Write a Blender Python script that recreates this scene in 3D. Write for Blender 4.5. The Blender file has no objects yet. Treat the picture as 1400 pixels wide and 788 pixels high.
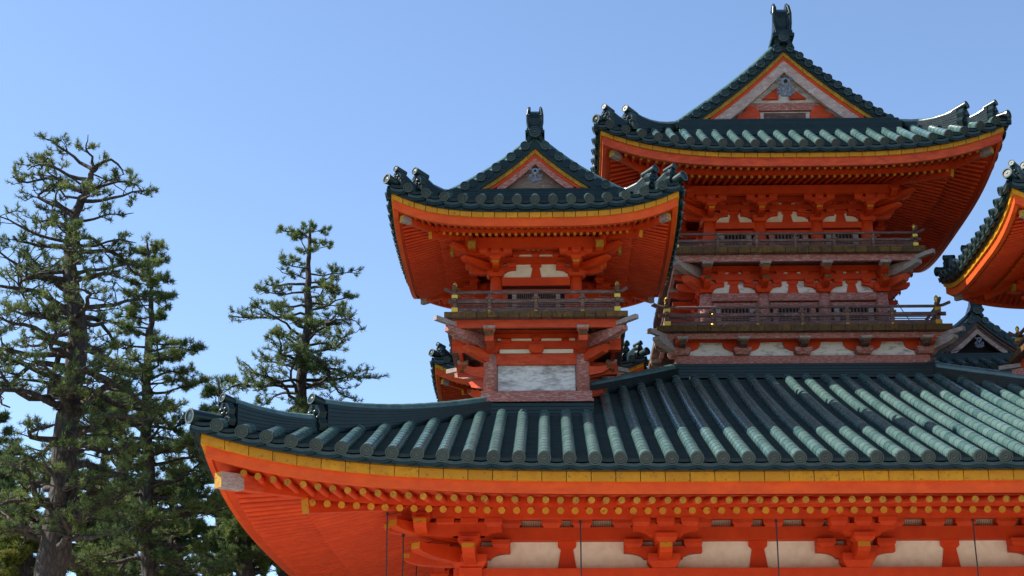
import bpy, math, random
import numpy as np
from mathutils import Vector, Matrix
R=math.radians
random.seed(7); rng=np.random.default_rng(7)
SC=bpy.context.scene; COL=SC.collection
EYE=1.6                      # eye height of the photographer above the ground
XC,YC=5.9745,38.1307         # centre of the tower building

# ------------------------------------------------------------------ camera
cd=bpy.data.cameras.new('camera'); cam=bpy.data.objects.new('camera',cd); COL.objects.link(cam)
FPX,PIT,YAW=2132.2,.3272,-.0236
cd.sensor_width=36; cd.lens=36*FPX/1400; cd.clip_end=3000; cd.clip_start=.1
cam.location=(0,0,EYE); cam.rotation_euler=(math.pi/2+PIT,0,-YAW)
SC.camera=cam
# ------------------------------------------------------------------ sky, sun, exposure
SUN_AZ=R(-85)     # from +Y towards +X : the sun stands to the left, a touch behind the towers
SUN_EL=R(48)
w=bpy.data.worlds.new('World'); SC.world=w; w.use_nodes=True
nt=w.node_tree; bg=nt.nodes['Background']
sky=nt.nodes.new('ShaderNodeTexSky'); sky.sky_type='NISHITA'; sky.sun_disc=False
sky.sun_elevation=SUN_EL; sky.sun_rotation=SUN_AZ; sky.altitude=0; sky.air_density=.9; sky.dust_density=.35; sky.ozone_density=2.8
nt.links.new(sky.outputs[0],bg.inputs[0]); bg.inputs[1].default_value=.12
sd=bpy.data.lights.new('sun','SUN'); sd.energy=4.6; sd.angle=R(.5); sd.color=(1,.95,.87)
so=bpy.data.objects.new('sun',sd); COL.objects.link(so)
sv=Vector((math.sin(SUN_AZ)*math.cos(SUN_EL),math.cos(SUN_AZ)*math.cos(SUN_EL),math.sin(SUN_EL)))
so.rotation_euler=sv.to_track_quat('Z','Y').to_euler()
SC.view_settings.view_transform='Standard'; SC.view_settings.look='None'; SC.view_settings.gamma=1
SC.view_settings.exposure=1.02
try: SC.view_settings.use_curve_mapping=False
except Exception: pass

# ------------------------------------------------------------------ materials
def mat(name,build):
    m=bpy.data.materials.new(name); m.use_nodes=True; t=m.node_tree; b=t.nodes['Principled BSDF']
    build(t,b); return m
def N(t,k,**kw):
    n=t.nodes.new(k)
    for a,v in kw.items(): setattr(n,a,v)
    return n
def noise(t,scale,detail=6,stretch=None,rough=.55,obj=True):
    tc=N(t,'ShaderNodeTexCoord'); mp=N(t,'ShaderNodeMapping')
    if stretch: mp.inputs['Scale'].default_value=stretch
    n=N(t,'ShaderNodeTexNoise'); n.inputs['Scale'].default_value=scale; n.inputs['Detail'].default_value=detail; n.inputs['Roughness'].default_value=rough
    t.links.new(tc.outputs['Object'],mp.inputs[0]); t.links.new(mp.outputs[0],n.inputs['Vector']); return n.outputs['Fac']
def ramp(t,src,stops,interp='LINEAR'):
    r=N(t,'ShaderNodeValToRGB'); r.color_ramp.interpolation=interp; e=r.color_ramp.elements
    while len(e)<len(stops): e.new(.5)
    for i,(p,c) in enumerate(stops):
        e[i].position=p; e[i].color=(*c,1) if len(c)==3 else c
    t.links.new(src,r.inputs[0]); return r.outputs[0]
def mix(t,fac,a,b,mode='MIX'):
    m=N(t,'ShaderNodeMix',data_type='RGBA',blend_type=mode)
    if isinstance(fac,(int,float)): m.inputs[0].default_value=fac
    else: t.links.new(fac,m.inputs[0])
    for s,i in ((a,6),(b,7)):
        if isinstance(s,tuple): m.inputs[i].default_value=(*s,1)
        else: t.links.new(s,m.inputs[i])
    return m.outputs[2]
def var(t):
    a=N(t,'ShaderNodeAttribute',attribute_name='tone'); return a.outputs['Fac']
def bump(t,b,src,strength=.3,dist=.02):
    n=N(t,'ShaderNodeBump'); n.inputs['Strength'].default_value=strength; n.inputs['Distance'].default_value=dist
    t.links.new(src,n.inputs['Height']); t.links.new(n.outputs[0],b.inputs['Normal'])
def painted(base,dark,wear,wearcol,rough=.5,scale=5,stretch=(1,1,1),bmp=.15,wpos=.62,tv=.86,soft=.07):
    def f(t,b):
        c=mix(t,var(t),tuple(x*tv for x in base),base)
        ng=noise(t,.9,9,(2.2,2.2,.7),.6); c=mix(t,ramp(t,ng,[(.42,(0,0,0)),(.70,(.55,)*3)]),c,tuple(x*.62 for x in base))
        n=noise(t,scale,8,stretch); c=mix(t,ramp(t,n,[(.3,(1,1,1)),(.62,(0,0,0))]),c,dark)
        n2=noise(t,scale*2.3,10,stretch,.65); c=mix(t,ramp(t,n2,[(wpos,(0,0,0)),(wpos+soft,(wear,)*3)]),c,wearcol)
        t.links.new(c,b.inputs['Base Color']); b.inputs['Roughness'].default_value=rough
        b.inputs['Specular IOR Level'].default_value=.3
        bump(t,b,n2,bmp,.02)
    return f
ORANGE=mat('sunlit_vermilion_fascia',painted((.80,.095,.006),(.62,.055,.004),.5,(.50,.16,.10),.6,3.5,(1,1,2),.2,wpos=.64))  # lighter, more orange copy of the vermilion: sunlit look put into the colour
RED=mat('vermilion_paint',painted((.74,.062,.003),(.56,.036,.002),.55,(.40,.10,.05),.6,3.5,(1,1,1),.2,wpos=.67))
REDF=mat('vermilion_weathered',painted((.74,.085,.016),(.46,.04,.012),.8,(.55,.30,.24),.6,4.0,(1,1,3),.3,wpos=.63))
FADE=mat('peeling_paint_timber',painted((.44,.13,.09),(.33,.10,.075),1.0,(.53,.34,.29),.75,9,(.5,1,1.8),.5,wpos=.46,soft=.2))
GREY=mat('bleached_timber',painted((.38,.29,.25),(.24,.17,.14),1.0,(.48,.40,.36),.85,9,(.6,1,2.6),.5,wpos=.46,soft=.2))
DKWOOD=mat('dark_railing_timber',painted((.19,.105,.085),(.09,.05,.045),.8,(.36,.25,.20),.8,3.5,(1,1,6),.5,wpos=.57))
YEL=mat('ochre_paint',painted((.68,.29,.006),(.50,.19,.006),.9,(.24,.11,.01),.55,7,wpos=.58,tv=.72))
YELD=mat('ochre_paint_aged',painted((.60,.31,.02),(.36,.17,.015),.9,(.13,.09,.03),.6,14,wpos=.54,tv=.5))
MOSS=mat('plank_end_ochre',painted((.20,.10,.014),(.07,.04,.018),.9,(.035,.025,.02),.8,7,wpos=.53,tv=.5))
GOLD=mat('gilt_metal',lambda t,b:(b.inputs['Base Color'].__setattr__('default_value',(.75,.47,.06,1)),b.inputs['Metallic'].__setattr__('default_value',.6),b.inputs['Roughness'].__setattr__('default_value',.35)))
def _pl(t,b):
    n=noise(t,6,8); c=ramp(t,n,[(.3,(.78,.68,.50)),(.6,(.88,.80,.62))])
    n2=noise(t,9,10,(1,1,2.5),.7); c=mix(t,ramp(t,n2,[(.70,(0,0,0)),(.72,(1,1,1))]),c,(.18,.15,.13))
    t.links.new(c,b.inputs['Base Color']); b.inputs['Roughness'].default_value=.8; bump(t,b,n,.15,.01)
WHITE=mat('cream_plaster',_pl)
def _wb(t,b):
    n=noise(t,7,10,(.45,1,1.5),.72); c=ramp(t,n,[(.36,(.26,.21,.18)),(.47,(.46,.42,.39)),(.58,(.74,.70,.64))])
    t.links.new(c,b.inputs['Base Color']); b.inputs['Roughness'].default_value=.85; bump(t,b,n,.5,.01)
GREY2=mat('pinkish_bleached_board',painted((.50,.37,.31),(.34,.21,.17),.9,(.62,.52,.46),.8,4,(1,1,3),.4,wpos=.55))
PEND=mat('grey_blue_carved_wood',painted((.22,.235,.27),(.12,.125,.15),.9,(.42,.42,.43),.8,8,wpos=.55))
BOARD=mat('weathered_white_board',_wb)
def _wp(t,b):
    n=noise(t,3.2,10,(1,1,3),.65); c=ramp(t,n,[(.34,(.34,.31,.29)),(.43,(.60,.55,.49)),(.50,(.80,.75,.67))])
    t.links.new(c,b.inputs['Base Color']); b.inputs['Roughness'].default_value=.85; bump(t,b,n,.4,.01)
WORNW=mat('worn_plaster',_wp)
def tile(c0,c1,c2,rough,spec=.5):
    def f(t,b):
        c=mix(t,var(t),c0,c1)
        n=noise(t,7,8,None,.6); c=mix(t,ramp(t,n,[(.42,(0,0,0)),(.8,(.55,)*3)]),c,c2)
        n2=noise(t,22,6,None,.7); c=mix(t,ramp(t,n2,[(.62,(0,0,0)),(.85,(.35,)*3)]),c,(.03,.035,.03))
        t.links.new(c,b.inputs['Base Color'])
        r=ramp(t,n,[(.4,(rough,)*3),(.7,(rough+.06,)*3)]); t.links.new(r,b.inputs['Roughness'])
        b.inputs['Specular IOR Level'].default_value=spec
        bump(t,b,n2,.03,.01)
    return f
TILE=mat('teal_glazed_tile',tile((.040,.095,.088),(.088,.155,.142),(.15,.215,.20),.2))
TILED=mat('dark_teal_tile',tile((.003,.012,.012),(.007,.022,.021),(.015,.036,.032),.28,.3))
PAN=mat('dark_pan_tile',tile((.007,.015,.015),(.016,.030,.028),(.035,.045,.04),.45,.25))
DISC=mat('disc_relief_tile',tile((.012,.03,.028),(.025,.052,.046),(.07,.085,.07),.4))
RIM=mat('pale_tile_rim',tile((.03,.055,.05),(.06,.09,.08),(.13,.15,.135),.7))
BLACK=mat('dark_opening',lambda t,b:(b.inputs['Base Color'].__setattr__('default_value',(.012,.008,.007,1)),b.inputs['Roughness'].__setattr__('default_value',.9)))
WIRE=mat('black_cable',lambda t,b:(b.inputs['Base Color'].__setattr__('default_value',(.02,.017,.015,1)),b.inputs['Roughness'].__setattr__('default_value',.6)))
STEEL=mat('grey_cable',lambda t,b:(b.inputs['Base Color'].__setattr__('default_value',(.22,.22,.22,1)),b.inputs['Roughness'].__setattr__('default_value',.5)))
def _st(t,b):
    n=noise(t,3,8); c=ramp(t,n,[(.3,(.25,.24,.22)),(.7,(.4,.39,.36))]); t.links.new(c,b.inputs['Base Color']); b.inputs['Roughness'].default_value=.9; bump(t,b,n,.3,.02)
STONE=mat('granite',_st)
def _gr(t,b):
    n=noise(t,.15,6); n2=noise(t,40,4); c=ramp(t,n,[(.3,(.46,.43,.38)),(.7,(.56,.53,.48))]); c=mix(t,ramp(t,n2,[(.4,(.35,)*3),(.6,(0,)*3)]),c,(.22,.2,.17))
    t.links.new(c,b.inputs['Base Color']); b.inputs['Roughness'].default_value=.95; bump(t,b,n2,.4,.02)
GRAVEL=mat('pale_gravel',_gr)
def _gd(t,b):
    n=noise(t,.3,8); c=ramp(t,n,[(.35,(.05,.06,.03)),(.65,(.12,.11,.07))]); t.links.new(c,b.inputs['Base Color']); b.inputs['Roughness'].default_value=.95; bump(t,b,n,.5,.1)
GARDEN=mat('mossy_garden_ground',_gd)
def _bk(t,b):
    tc=N(t,'ShaderNodeTexCoord'); mp=N(t,'ShaderNodeMapping'); mp.inputs['Scale'].default_value=(1,1,.35)
    v=N(t,'ShaderNodeTexVoronoi',feature='DISTANCE_TO_EDGE'); v.inputs['Scale'].default_value=9
    t.links.new(tc.outputs['Object'],mp.inputs[0]); t.links.new(mp.outputs[0],v.inputs['Vector'])
    n=noise(t,6,8); c=ramp(t,v.outputs['Distance'],[(.0,(.02,.015,.012)),(.12,(.045,.033,.026)),(.4,(.085,.066,.053))])
    c=mix(t,ramp(t,n,[(.4,(0,)*3),(.7,(.6,)*3)]),c,(.06,.045,.035)); t.links.new(c,b.inputs['Base Color']); b.inputs['Roughness'].default_value=.95
    bump(t,b,v.outputs['Distance'],.9,.05)
BARK=mat('pine_bark',_bk)
TWIG=mat('twig_bark',lambda t,b:(b.inputs['Base Color'].__setattr__('default_value',(.035,.027,.022,1)),b.inputs['Roughness'].__setattr__('default_value',.95)))
def needles(a,c_,tr=.25):
    def f(t,b):
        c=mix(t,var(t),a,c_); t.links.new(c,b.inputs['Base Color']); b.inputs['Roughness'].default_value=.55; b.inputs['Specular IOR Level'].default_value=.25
        o=t.nodes['Material Output']; tl=N(t,'ShaderNodeBsdfTranslucent'); t.links.new(c,tl.inputs[0]); ms=N(t,'ShaderNodeMixShader'); ms.inputs[0].default_value=tr
        t.links.new(b.outputs[0],ms.inputs[1]); t.links.new(tl.outputs[0],ms.inputs[2]); t.links.new(ms.outputs[0],o.inputs[0])
    return f
NEEDLE=mat('pine_needles',needles((.045,.09,.030),(.20,.24,.065),.35))
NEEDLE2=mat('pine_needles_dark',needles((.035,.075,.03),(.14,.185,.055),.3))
NEEDLE3=mat('yellow_green_leaves',needles((.09,.13,.02),(.24,.22,.04)))

# ------------------------------------------------------------------ mesh builder
class MB:
    """collects faces in a side frame: x along the side, y = -c (outwards is -y), turned by k quarter turns"""
    def __init__(s,k=0,mir=False): s.mir=mir; s.v=[];s.f=[];s.m=[];s.sm=[];s.t=[];s.mats=[];s.k=k
    def mi(s,m):
        if m not in s.mats: s.mats.append(m)
        return s.mats.index(m)
    def pt(s,p):
        x,y,z=p
        if s.mir: x=-x
        if s.k%2:
            y-=.002; z+=.002
            if abs(x)>.5: x-=math.copysign(.004,x)
        for _ in range(s.k%4): x,y=-y,x
        s.v.append((x,y,z)); return len(s.v)-1
    def face(s,idx,m,sm=False,t=None):
        s.f.append(idx); s.m.append(s.mi(m)); s.sm.append(sm); s.t.append(random.random() if t is None else t)
    def poly(s,pts,m,t=None): s.face([s.pt(p) for p in pts],m,False,t)
    def box(s,x0,x1,y0,y1,z0,z1,m,t=None,ends=None):
        t=random.random() if t is None else t
        a=[s.pt(p) for p in ((x0,y0,z0),(x1,y0,z0),(x1,y1,z0),(x0,y1,z0),(x0,y0,z1),(x1,y0,z1),(x1,y1,z1),(x0,y1,z1))]
        for i,q in enumerate(((0,3,2,1),(4,5,6,7),(0,1,5,4),(1,2,6,5),(2,3,7,6),(3,0,4,7))):
            s.face([a[j] for j in q],ends if (ends and i==2) else m,False,t)
    def frus(s,x,y,z0,z1,b,tp,m,t=None):   # square frustum
        t=random.random() if t is None else t
        a=[s.pt(p) for p in ((x-b,y-b,z0),(x+b,y-b,z0),(x+b,y+b,z0),(x-b,y+b,z0),(x-tp,y-tp,z1),(x+tp,y-tp,z1),(x+tp,y+tp,z1),(x-tp,y+tp,z1))]
        for q in ((0,3,2,1),(4,5,6,7),(0,1,5,4),(1,2,6,5),(2,3,7,6),(3,0,4,7)): s.face([a[j] for j in q],m,False,t)
    def block(s,x,y,z,wd,h,m):      # bearing block: upper cube, tapered lower half
        t=random.random(); s.frus(x,y,z,z+h*.45,wd*.36,wd*.5,m,t); s.box(x-wd/2,x+wd/2,y-wd/2,y+wd/2,z+h*.45,z+h,m,t)
    def ext(s,poly,ax,a,b,m,t=None,capm=None,off=(0,0,0),rot=None):
        """extrude a 2D outline: ax 'y': outline is (x,z); ax 'x': outline is (y,z)"""
        t=random.random() if t is None else t
        def P(p,d):
            q=(p[0],d,p[1]) if ax=='y' else (d,p[0],p[1])
            if rot: c_,s_=math.cos(rot),math.sin(rot); q=(q[0]*c_-q[1]*s_,q[0]*s_+q[1]*c_,q[2])
            return (q[0]+off[0],q[1]+off[1],q[2]+off[2])
        A=[s.pt(P(p,a)) for p in poly]; B=[s.pt(P(p,b)) for p in poly]; n=len(poly)
        s.face(A[::-1],capm or m,False,t); s.face(B,capm or m,False,t)
        for i in range(n): s.face([A[i],A[(i+1)%n],B[(i+1)%n],B[i]],m,False,t)
    def grid(s,pts,m,sm=True,t=None):   # pts[i][j]
        I=[[s.pt(p) for p in r] for r in pts]; t=random.random() if t is None else t
        for i in range(len(I)-1):
            for j in range(len(I[0])-1): s.face([I[i][j],I[i+1][j],I[i+1][j+1],I[i][j+1]],m,sm,t)
    def rod(s,a,b,r0,r1,m,n=8,cap=None,sm=True,t=None,cap2=None):
        a=Vector(a);b=Vector(b); d=(b-a).normalized(); u=d.cross(Vector((0,0,1)))
        if u.length<1e-4: u=Vector((1,0,0))
        u.normalize(); w_=u.cross(d); t=random.random() if t is None else t
        A=[];B=[]
        for i in range(n):
            q=2*math.pi*i/n; o=u*math.cos(q)+w_*math.sin(q); A.append(a+o*r0); B.append(b+o*r1)
        Ai=[s.pt(p) for p in A]; Bi=[s.pt(p) for p in B]
        for i in range(n): s.face([Ai[i],Ai[(i+1)%n],Bi[(i+1)%n],Bi[i]],m,sm,t)
        if cap: s.face([s.pt(p) for p in A][::-1],cap,False,t)
        if cap2: s.face([s.pt(p) for p in B],cap2,False,t)
    def lathe(s,base,ax,prof,m,n=14,sm=False,t=None,mats=None):
        """prof: (radius, along axis)"""
        base=Vector(base); ax=Vector(ax).normalized(); u=ax.cross(Vector((0,0,1)))
        if u.length<1e-3: u=Vector((1,0,0))
        u.normalize(); w_=u.cross(ax); t=random.random() if t is None else t; rings=[]
        for r,h in prof:
            rings.append([s.pt(base+ax*h+(u*math.cos(2*math.pi*i/n)+w_*math.sin(2*math.pi*i/n))*max(r,1e-4)) for i in range(n)])
        for j in range(len(rings)-1):
            mm=mats[j] if mats else m
            for i in range(n): s.face([rings[j][i],rings[j][(i+1)%n],rings[j+1][(i+1)%n],rings[j+1][i]],mm,sm,t)
    def beam(s,a,b,wd,h,m,cap=None,t=None):   # square beam between two centre points, upright section
        a=Vector(a);b=Vector(b); d=(b-a).normalized(); u=d.cross(Vector((0,0,1))).normalized(); w_=u.cross(d)
        t=random.random() if t is None else t
        A=[s.pt(a+u*sx*wd/2+w_*sz*h/2) for sx,sz in ((-1,-1),(1,-1),(1,1),(-1,1))]
        B=[s.pt(b+u*sx*wd/2+w_*sz*h/2) for sx,sz in ((-1,-1),(1,-1),(1,1),(-1,1))]
        for i in range(4): s.face([A[i],A[(i+1)%4],B[(i+1)%4],B[i]],m,False,t)
        s.face(A[::-1],m,False,t); s.face(B,cap or m,False,t)
    def build(s,name,parent=None,org=(0,0,0)):
        if not s.f: return None
        me=bpy.data.meshes.new(name); v=np.array(s.v,dtype=np.float64)-np.array(org)
        me.from_pydata(v.tolist(),[],s.f)
        for m in s.mats: me.materials.append(m)
        me.polygons.foreach_set('material_index',s.m); me.polygons.foreach_set('use_smooth',s.sm)
        at=me.attributes.new('tone','FLOAT','FACE'); at.data.foreach_set('value',s.t)
        me.update(); o=bpy.data.objects.new(name,me); COL.objects.link(o)
        if parent: o.parent=parent
        return o
def tag(o,label=None,cat=None,group=None,kind=None):
    if o is None: return None
    for k_,v_ in (('label',label),('category',cat),('group',group),('kind',kind)):
        if v_: o[k_]=v_
    return o
def empty(name,loc,label=None,cat=None,group=None):
    o=bpy.data.objects.new(name,None); COL.objects.link(o); o.location=loc; o.empty_display_size=.3
    return tag(o,label,cat,group)

# ------------------------------------------------------------------ roofs
class Roof:
    def __init__(s,**k): s.__dict__.update(k)
    def prof(s,c): q=s.W-c; return s.z0+s.a*q+s.b*q**3
    def lift(s,u,c):
        lo,hi=sorted((abs(u),abs(c))); return s.H*(lo/s.W)**s.p*(hi/s.W)**s.q
    def z(s,u,c): return s.prof(c)+s.lift(u,c)
    def cend(s,u,k):
        if s.kind=='hip': return max(abs(u),s.top)
        if k%2==0: return max(abs(u),s.gw)
        return 0.0 if abs(u)<=s.v else abs(u)

def disc(mb,p,r,ax=(0,-1,0)):
    t=random.random()
    mb.lathe(p,ax,[(r*1.04,-.10),(r*1.08,.02),(r*.9,.022),(r*.84,.004),(r*.62,.004),(r*.58,.014),(r*.5,.014),(r*.46,.002),(r*.22,.002),(r*.18,.016),(0,.018)],TILED,14,False,t,
             mats=[DISC,DISC,TILED,DISC,TILED,DISC,TILED,DISC,TILED,DISC])
def roll(mb,f,s0,s1,r,tl,m,n=9,a0=-25,a1=205):
    """cover-tile roll along a path f(s)->(x,y,z); each tile slightly conical"""
    L=max(s1-s0,.01); k=max(1,round(L/tl)); st=L/k
    for j in range(k):
        sa=s0+j*st; sb=sa+st; A=Vector(f(sa)); B=Vector(f(sb)); d=(B-A).normalized(); u=d.cross(Vector((0,0,1))).normalized(); w_=u.cross(d)
        t=min(1,max(0,random.gauss(.5,.28)))
        rings=[]
        for C,rr in ((A+w_*.0,r*1.035),(A,r*1.03),(B,r*.975)):
            rings.append([mb.pt(C+(u*math.cos(R(q))+w_*math.sin(R(q)))*rr) for q in np.linspace(a0,a1,n)])
        for i in range(n-1): mb.face([rings[1][i],rings[1][i+1],rings[2][i+1],rings[2][i]],m,True,t)
        # butt edge
        C=[mb.pt(A+(u*math.cos(R(q))+w_*math.sin(R(q)))*r*.96) for q in np.linspace(a0,a1,n)]
        for i in range(n-1): mb.face([C[i],C[i+1],rings[0][i+1],rings[0][i]],m,False,t*.5)
def roof_side(rf,k,pan_step=.13):
    mb=MB(k); p=rf.pitch; n=int((rf.W-.12)/p); W=rf.W
    for i in range(-n,n+1):
        u=i*p; ce=rf.cend(u,k)
        if W-ce<.1: continue
        if k%2==1 and rf.kind!='hip' and abs(abs(u)-rf.v)<.18 : pass
        f=lambda s_,u=u:(u,-(W-s_),rf.z(u,W-s_)+.02)
        roll(mb,f,0,W-ce+(0.04 if ce<.01 else 0),rf.r,rf.tl,TILE)
        A=Vector(f(0)); B=Vector(f(.1)); disc(mb,A+(A-B).normalized()*.045,rf.r*.98,(A-B))
    for i in range(-n-1,n+1):
        u=(i+.5)*p; g=p/2
        if abs(u)>W-.1: continue
        ce=max(rf.cend(u,k)-(.1 if rf.cend(u,k)>.01 else 0),0.0); L=W-ce; ns=max(1,int(L/pan_step)); st=L/ns
        for j in range(ns):
            ca=W-j*st; cb=W-(j+1)*st; t=random.random()
            rows=[]
            for c_,dz in ((ca,.040),(cb,-.006)):
                rows.append([mb.pt((u+q*g*.9,-c_,rf.z(u,c_)-.038+dz+.03*q*q)) for q in (-1,-.5,0,.5,1)])
            lo=[mb.pt((u+q*g*.9,-ca-.001,rf.z(u,ca)-.058+.03*q*q)) for q in (-1,-.5,0,.5,1)]
            for q in range(4):
                mb.face([rows[0][q],rows[0][q+1],rows[1][q+1],rows[1][q]],PAN,False,t)
                mb.face([lo[q],lo[q+1],rows[0][q+1],rows[0][q]],PAN,False,t)
        # hanging end plate of the pan tile: two curved lips
        zc=rf.z(u,W); t=random.random()
        for (dy,dt,db,mm) in ((.012,-.035,-.10,DISC),(-.0,-.085,-.15,TILED)):
            q=np.linspace(-1,1,7); top=[(u+a_*g*1.0,zc+dt-.05*(1-a_*a_)) for a_ in q]; bot=[(u+a_*g*1.0,zc+db-.04*(1-a_*a_)) for a_ in q[::-1]]
            mb.ext(top+bot,'y',-W-dy,-W+.05-dy,mm,t*.5)
    # board under the tiles (closes the roof) following the eave
    us=np.linspace(-W,W,61); cs=[W-.03,W*.85,W*.65,W*.45,max(rf.cend(0,k),.0)]
    mb.grid([[(u*min(1,c_/W if (rf.kind=='hip' or c_>rf.v or k%2==0) else max(c_/W,rf.v/W)),-c_,rf.z(u*(c_/W),c_)-.10) for c_ in cs] for u in us],PAN)
    return mb
def band(mb,rf,c,zt,zb,m,seg=None,th=.06,wfrac=1.0,gap=.012):
    """a board following the eave line at distance c from the centre, between drops zt and zb"""
    U=c*wfrac
    if seg is None: seg=2*U/60
    n=max(2,int(round(2*U/seg)))
    e=np.linspace(-U,U,n+1)
    for i in range(n):
        a,b=e[i]+gap/2,e[i+1]-gap/2
        if gap==0: a,b=e[i],e[i+1]
        za,zb_=rf.z0+rf.lift(a,rf.W),rf.z0+rf.lift(b,rf.W)
        t=random.random() if gap else .6
        I=[mb.pt(p) for p in ((a,-c,za+zb),(b,-c,zb_+zb),(b,-c,zb_+zt),(a,-c,za+zt),(a,-c+th,za+zb),(b,-c+th,zb_+zb),(b,-c+th,zb_+zt),(a,-c+th,za+zt))]
        for q in ((0,1,2,3),(5,4,7,6),(4,5,1,0),(3,2,6,7),(4,0,3,7),(1,5,6,2)): mb.face([I[j] for j in q],m,False,t)

def eave_under(rf,k,E,wall,thing,org,names=True,single=False):
    """fascias, rafters and soffit boards of one side"""
    W=rf.W
    mb=MB(k); band(mb,rf,W-.05,-.10,E['dk'],TILED,th=.10,gap=0); mb.build('eave_batten',thing,org)
    mb=MB(k); band(mb,rf,W-E['oy'],E['dk']+.002,E['ye'],YEL,seg=E['yseg'],th=.08); mb.build('ochre_fascia',thing,org)
    mb=MB(k); band(mb,rf,W-E['orr'],E['ye']+.02,E['rd'],E.get('redm',ORANGE),th=.09,gap=0); mb.build('red_fascia',thing,org)
    # soffits
    fo,go,fz,gz,r,sl=E['fo'],E['go'],E['fz'],E['gz'],E['rr'],E['sl']
    cf,cg=W-fo,W-go
    L=lambda u,c:rf.lift(u,c)
    def zf(u,c):   # flying rafter centre height
        q=(cf-c)/(cf-cg); return rf.z0+fz+(E['fin'])*q+ rf.lift(u,W)*(1-q)+rf.lift(u,cg)*q*.9
    def zg(u,c): return rf.z0+gz+sl*(cg-c)+rf.lift(u,cg)*.9*max(0,min(1,(c-wall)/(cg-wall)))
    mb=MB(k)
    us=np.linspace(-1,1,49)
    mb.grid([[(u*c,-c,zf(u*c,c)+r*1.35) for c in (W-E['orr']-.05,cf,(cf+cg)/2,cg-.1)] for u in us],RED,True,.5)
    mb.grid([[(u*c,-c,zg(u*c,c)+r*1.45) for c in (cg-.02,(cg*2+wall)/3,(cg+2*wall)/3,wall-.1)] for u in us],RED,True,.5)
    # board on the ground-rafter ends
    for i in range(48):
        a,b=us[i]*cg*.999,us[i+1]*cg*.999
        mb.poly([(a,-cg-.0,zg(a,cg)+r*.9),(b,-cg,zg(b,cg)+r*.9),(b,-cg,zf(b,cg)+r*1.34),(a,-cg,zf(a,cg)+r*1.34)],RED,.4)
    mb.build('soffit',thing,org)
    p=E['rp']; n=int((cf-E.get('fend',.3))/p); objs=[]
    F=MB(k); G=MB(k)
    for i in range(-n,n+1):
        u=(i+.5)*p if E.get('half') else i*p
        if abs(u)>cf-.25*E['s']: continue
        ci=max(cg-.12,abs(u))
        if cf-ci>.02:
            b=MB(k) if (single and abs(u)<E['sn'] ) else F
            jt=random.uniform(-.014,.014)*E['s']; b.rod((u+jt*.5,-cf+jt,zf(u,cf)+jt*.3),(u,-ci,zf(u,ci)),r,r,RED,10,YELD)
            if b is not F: b.build('flying_rafter',thing,org)
        if abs(u)<cg-.15*E['s']:
            ci=max(wall-.05,abs(u)); b=MB(k) if (single and abs(u)<E['sn']) else G
            jt=random.uniform(-.014,.014)*E['s']; b.rod((u+jt*.5,-cg+jt,zg(u,cg)+jt*.3),(u,-ci,zg(u,ci)),r*1.08,r*1.08,RED,10,YEL)
            if b is not G: b.build('ground_rafter',thing,org)
    tag(F.build('flying_rafters',thing,org),kind='stuff'); tag(G.build('ground_rafters',thing,org),kind='stuff')
    return zf,zg
def hip_beams(rf,E,thing,org,wall,zf,zg):
    W=rf.W
    for k in range(4):
        mb=MB(k); s=E['s']; o=E['ho']; i_=E['hi']
        x=-1
        a=(x*wall,-wall,zg(wall,wall)+.0); b=(x*i_,-i_,E['hiz'])
        mb.beam(a,b,.20*s,.30*s,RED,YEL); mb.build('hip_beam',thing,org)
        mb=MB(k); mid=(x*(i_-.25*s),-(i_-.25*s),E['hiz']+.26*s); b=(x*o,-o,E['hoz'])
        A=Vector(mid);B=Vector(b); C=A.lerp(B,.6); D=A.lerp(B,.9)
        mb.beam(A,C,.20*s,.26*s,RED); mb.beam(C,D,.204*s,.264*s,REDF); mb.beam(D-(D-A).normalized()*.25*s,B,.21*s,.27*s,GREY,YELD)
        mb.build('flying_hip_beam',thing,org)

def ridge_path(mb,pts,hs,wd,layers,capr,m=TILED,cap=True,side=None):
    """stacked-tile ridge along pts (base points) with heights hs; grooved sides and a roll on top"""
    n=len(pts); prof=[]
    for j in range(layers):
        a=j/layers; b=(j+.78)/layers; w0=wd*(1-.15*a)
        prof+= [(w0,a),(w0,b),(w0*.90,b+.001),(w0*.90,(j+1)/layers)]
    P=[(-x,z) for x,z in prof]+[(x,z) for x,z in prof[::-1]]
    dirs=[]
    for i in range(n):
        a=Vector(pts[max(0,i-1)]); b=Vector(pts[min(n-1,i+1)]); d=(b-a); d.z=0; d.normalize(); dirs.append(d)
    rows=[]
    for i in range(n):
        u=dirs[i].cross(Vector((0,0,1))); c=Vector(pts[i])
        rows.append([c+u*x+Vector((0,0,1))*(z*hs[i]) for x,z in P])
    for i in range(n-1):
        t=.3+.4*random.random()
        A=[mb.pt(p) for p in rows[i]]; B=[mb.pt(p) for p in rows[i+1]]
        for j in range(len(P)-1):
            mb.face([A[j],A[j+1],B[j+1],B[j]],m,False,min(1,max(0,t+random.uniform(-.3,.3))))
    for e in (0,n-1): mb.face([mb.pt(p) for p in rows[e]],m,False,.4)
    if cap:
        top=[Vector(pts[i])+Vector((0,0,hs[i]+capr*.25)) for i in range(n)]
        cum=[0]
        for i in range(1,n): cum.append(cum[-1]+(top[i]-top[i-1]).length)
        def f(s_):
            s_=min(max(s_,0),cum[-1]-1e-6); i=0
            while i<n-2 and cum[i+1]<s_: i+=1
            q=(s_-cum[i])/(cum[i+1]-cum[i]); return top[i].lerp(top[i+1],q)
        def g(s_): return f(s_) if s_<cum[-1] else top[-1]
        roll(mb,lambda s_:g(s_) if s_<cum[-1]-1e-5 else top[-1]+(top[-1]-top[-2])*1e-3,0,cum[-1],capr,.3,TILE if side is None else side,8,-10,190)
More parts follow.
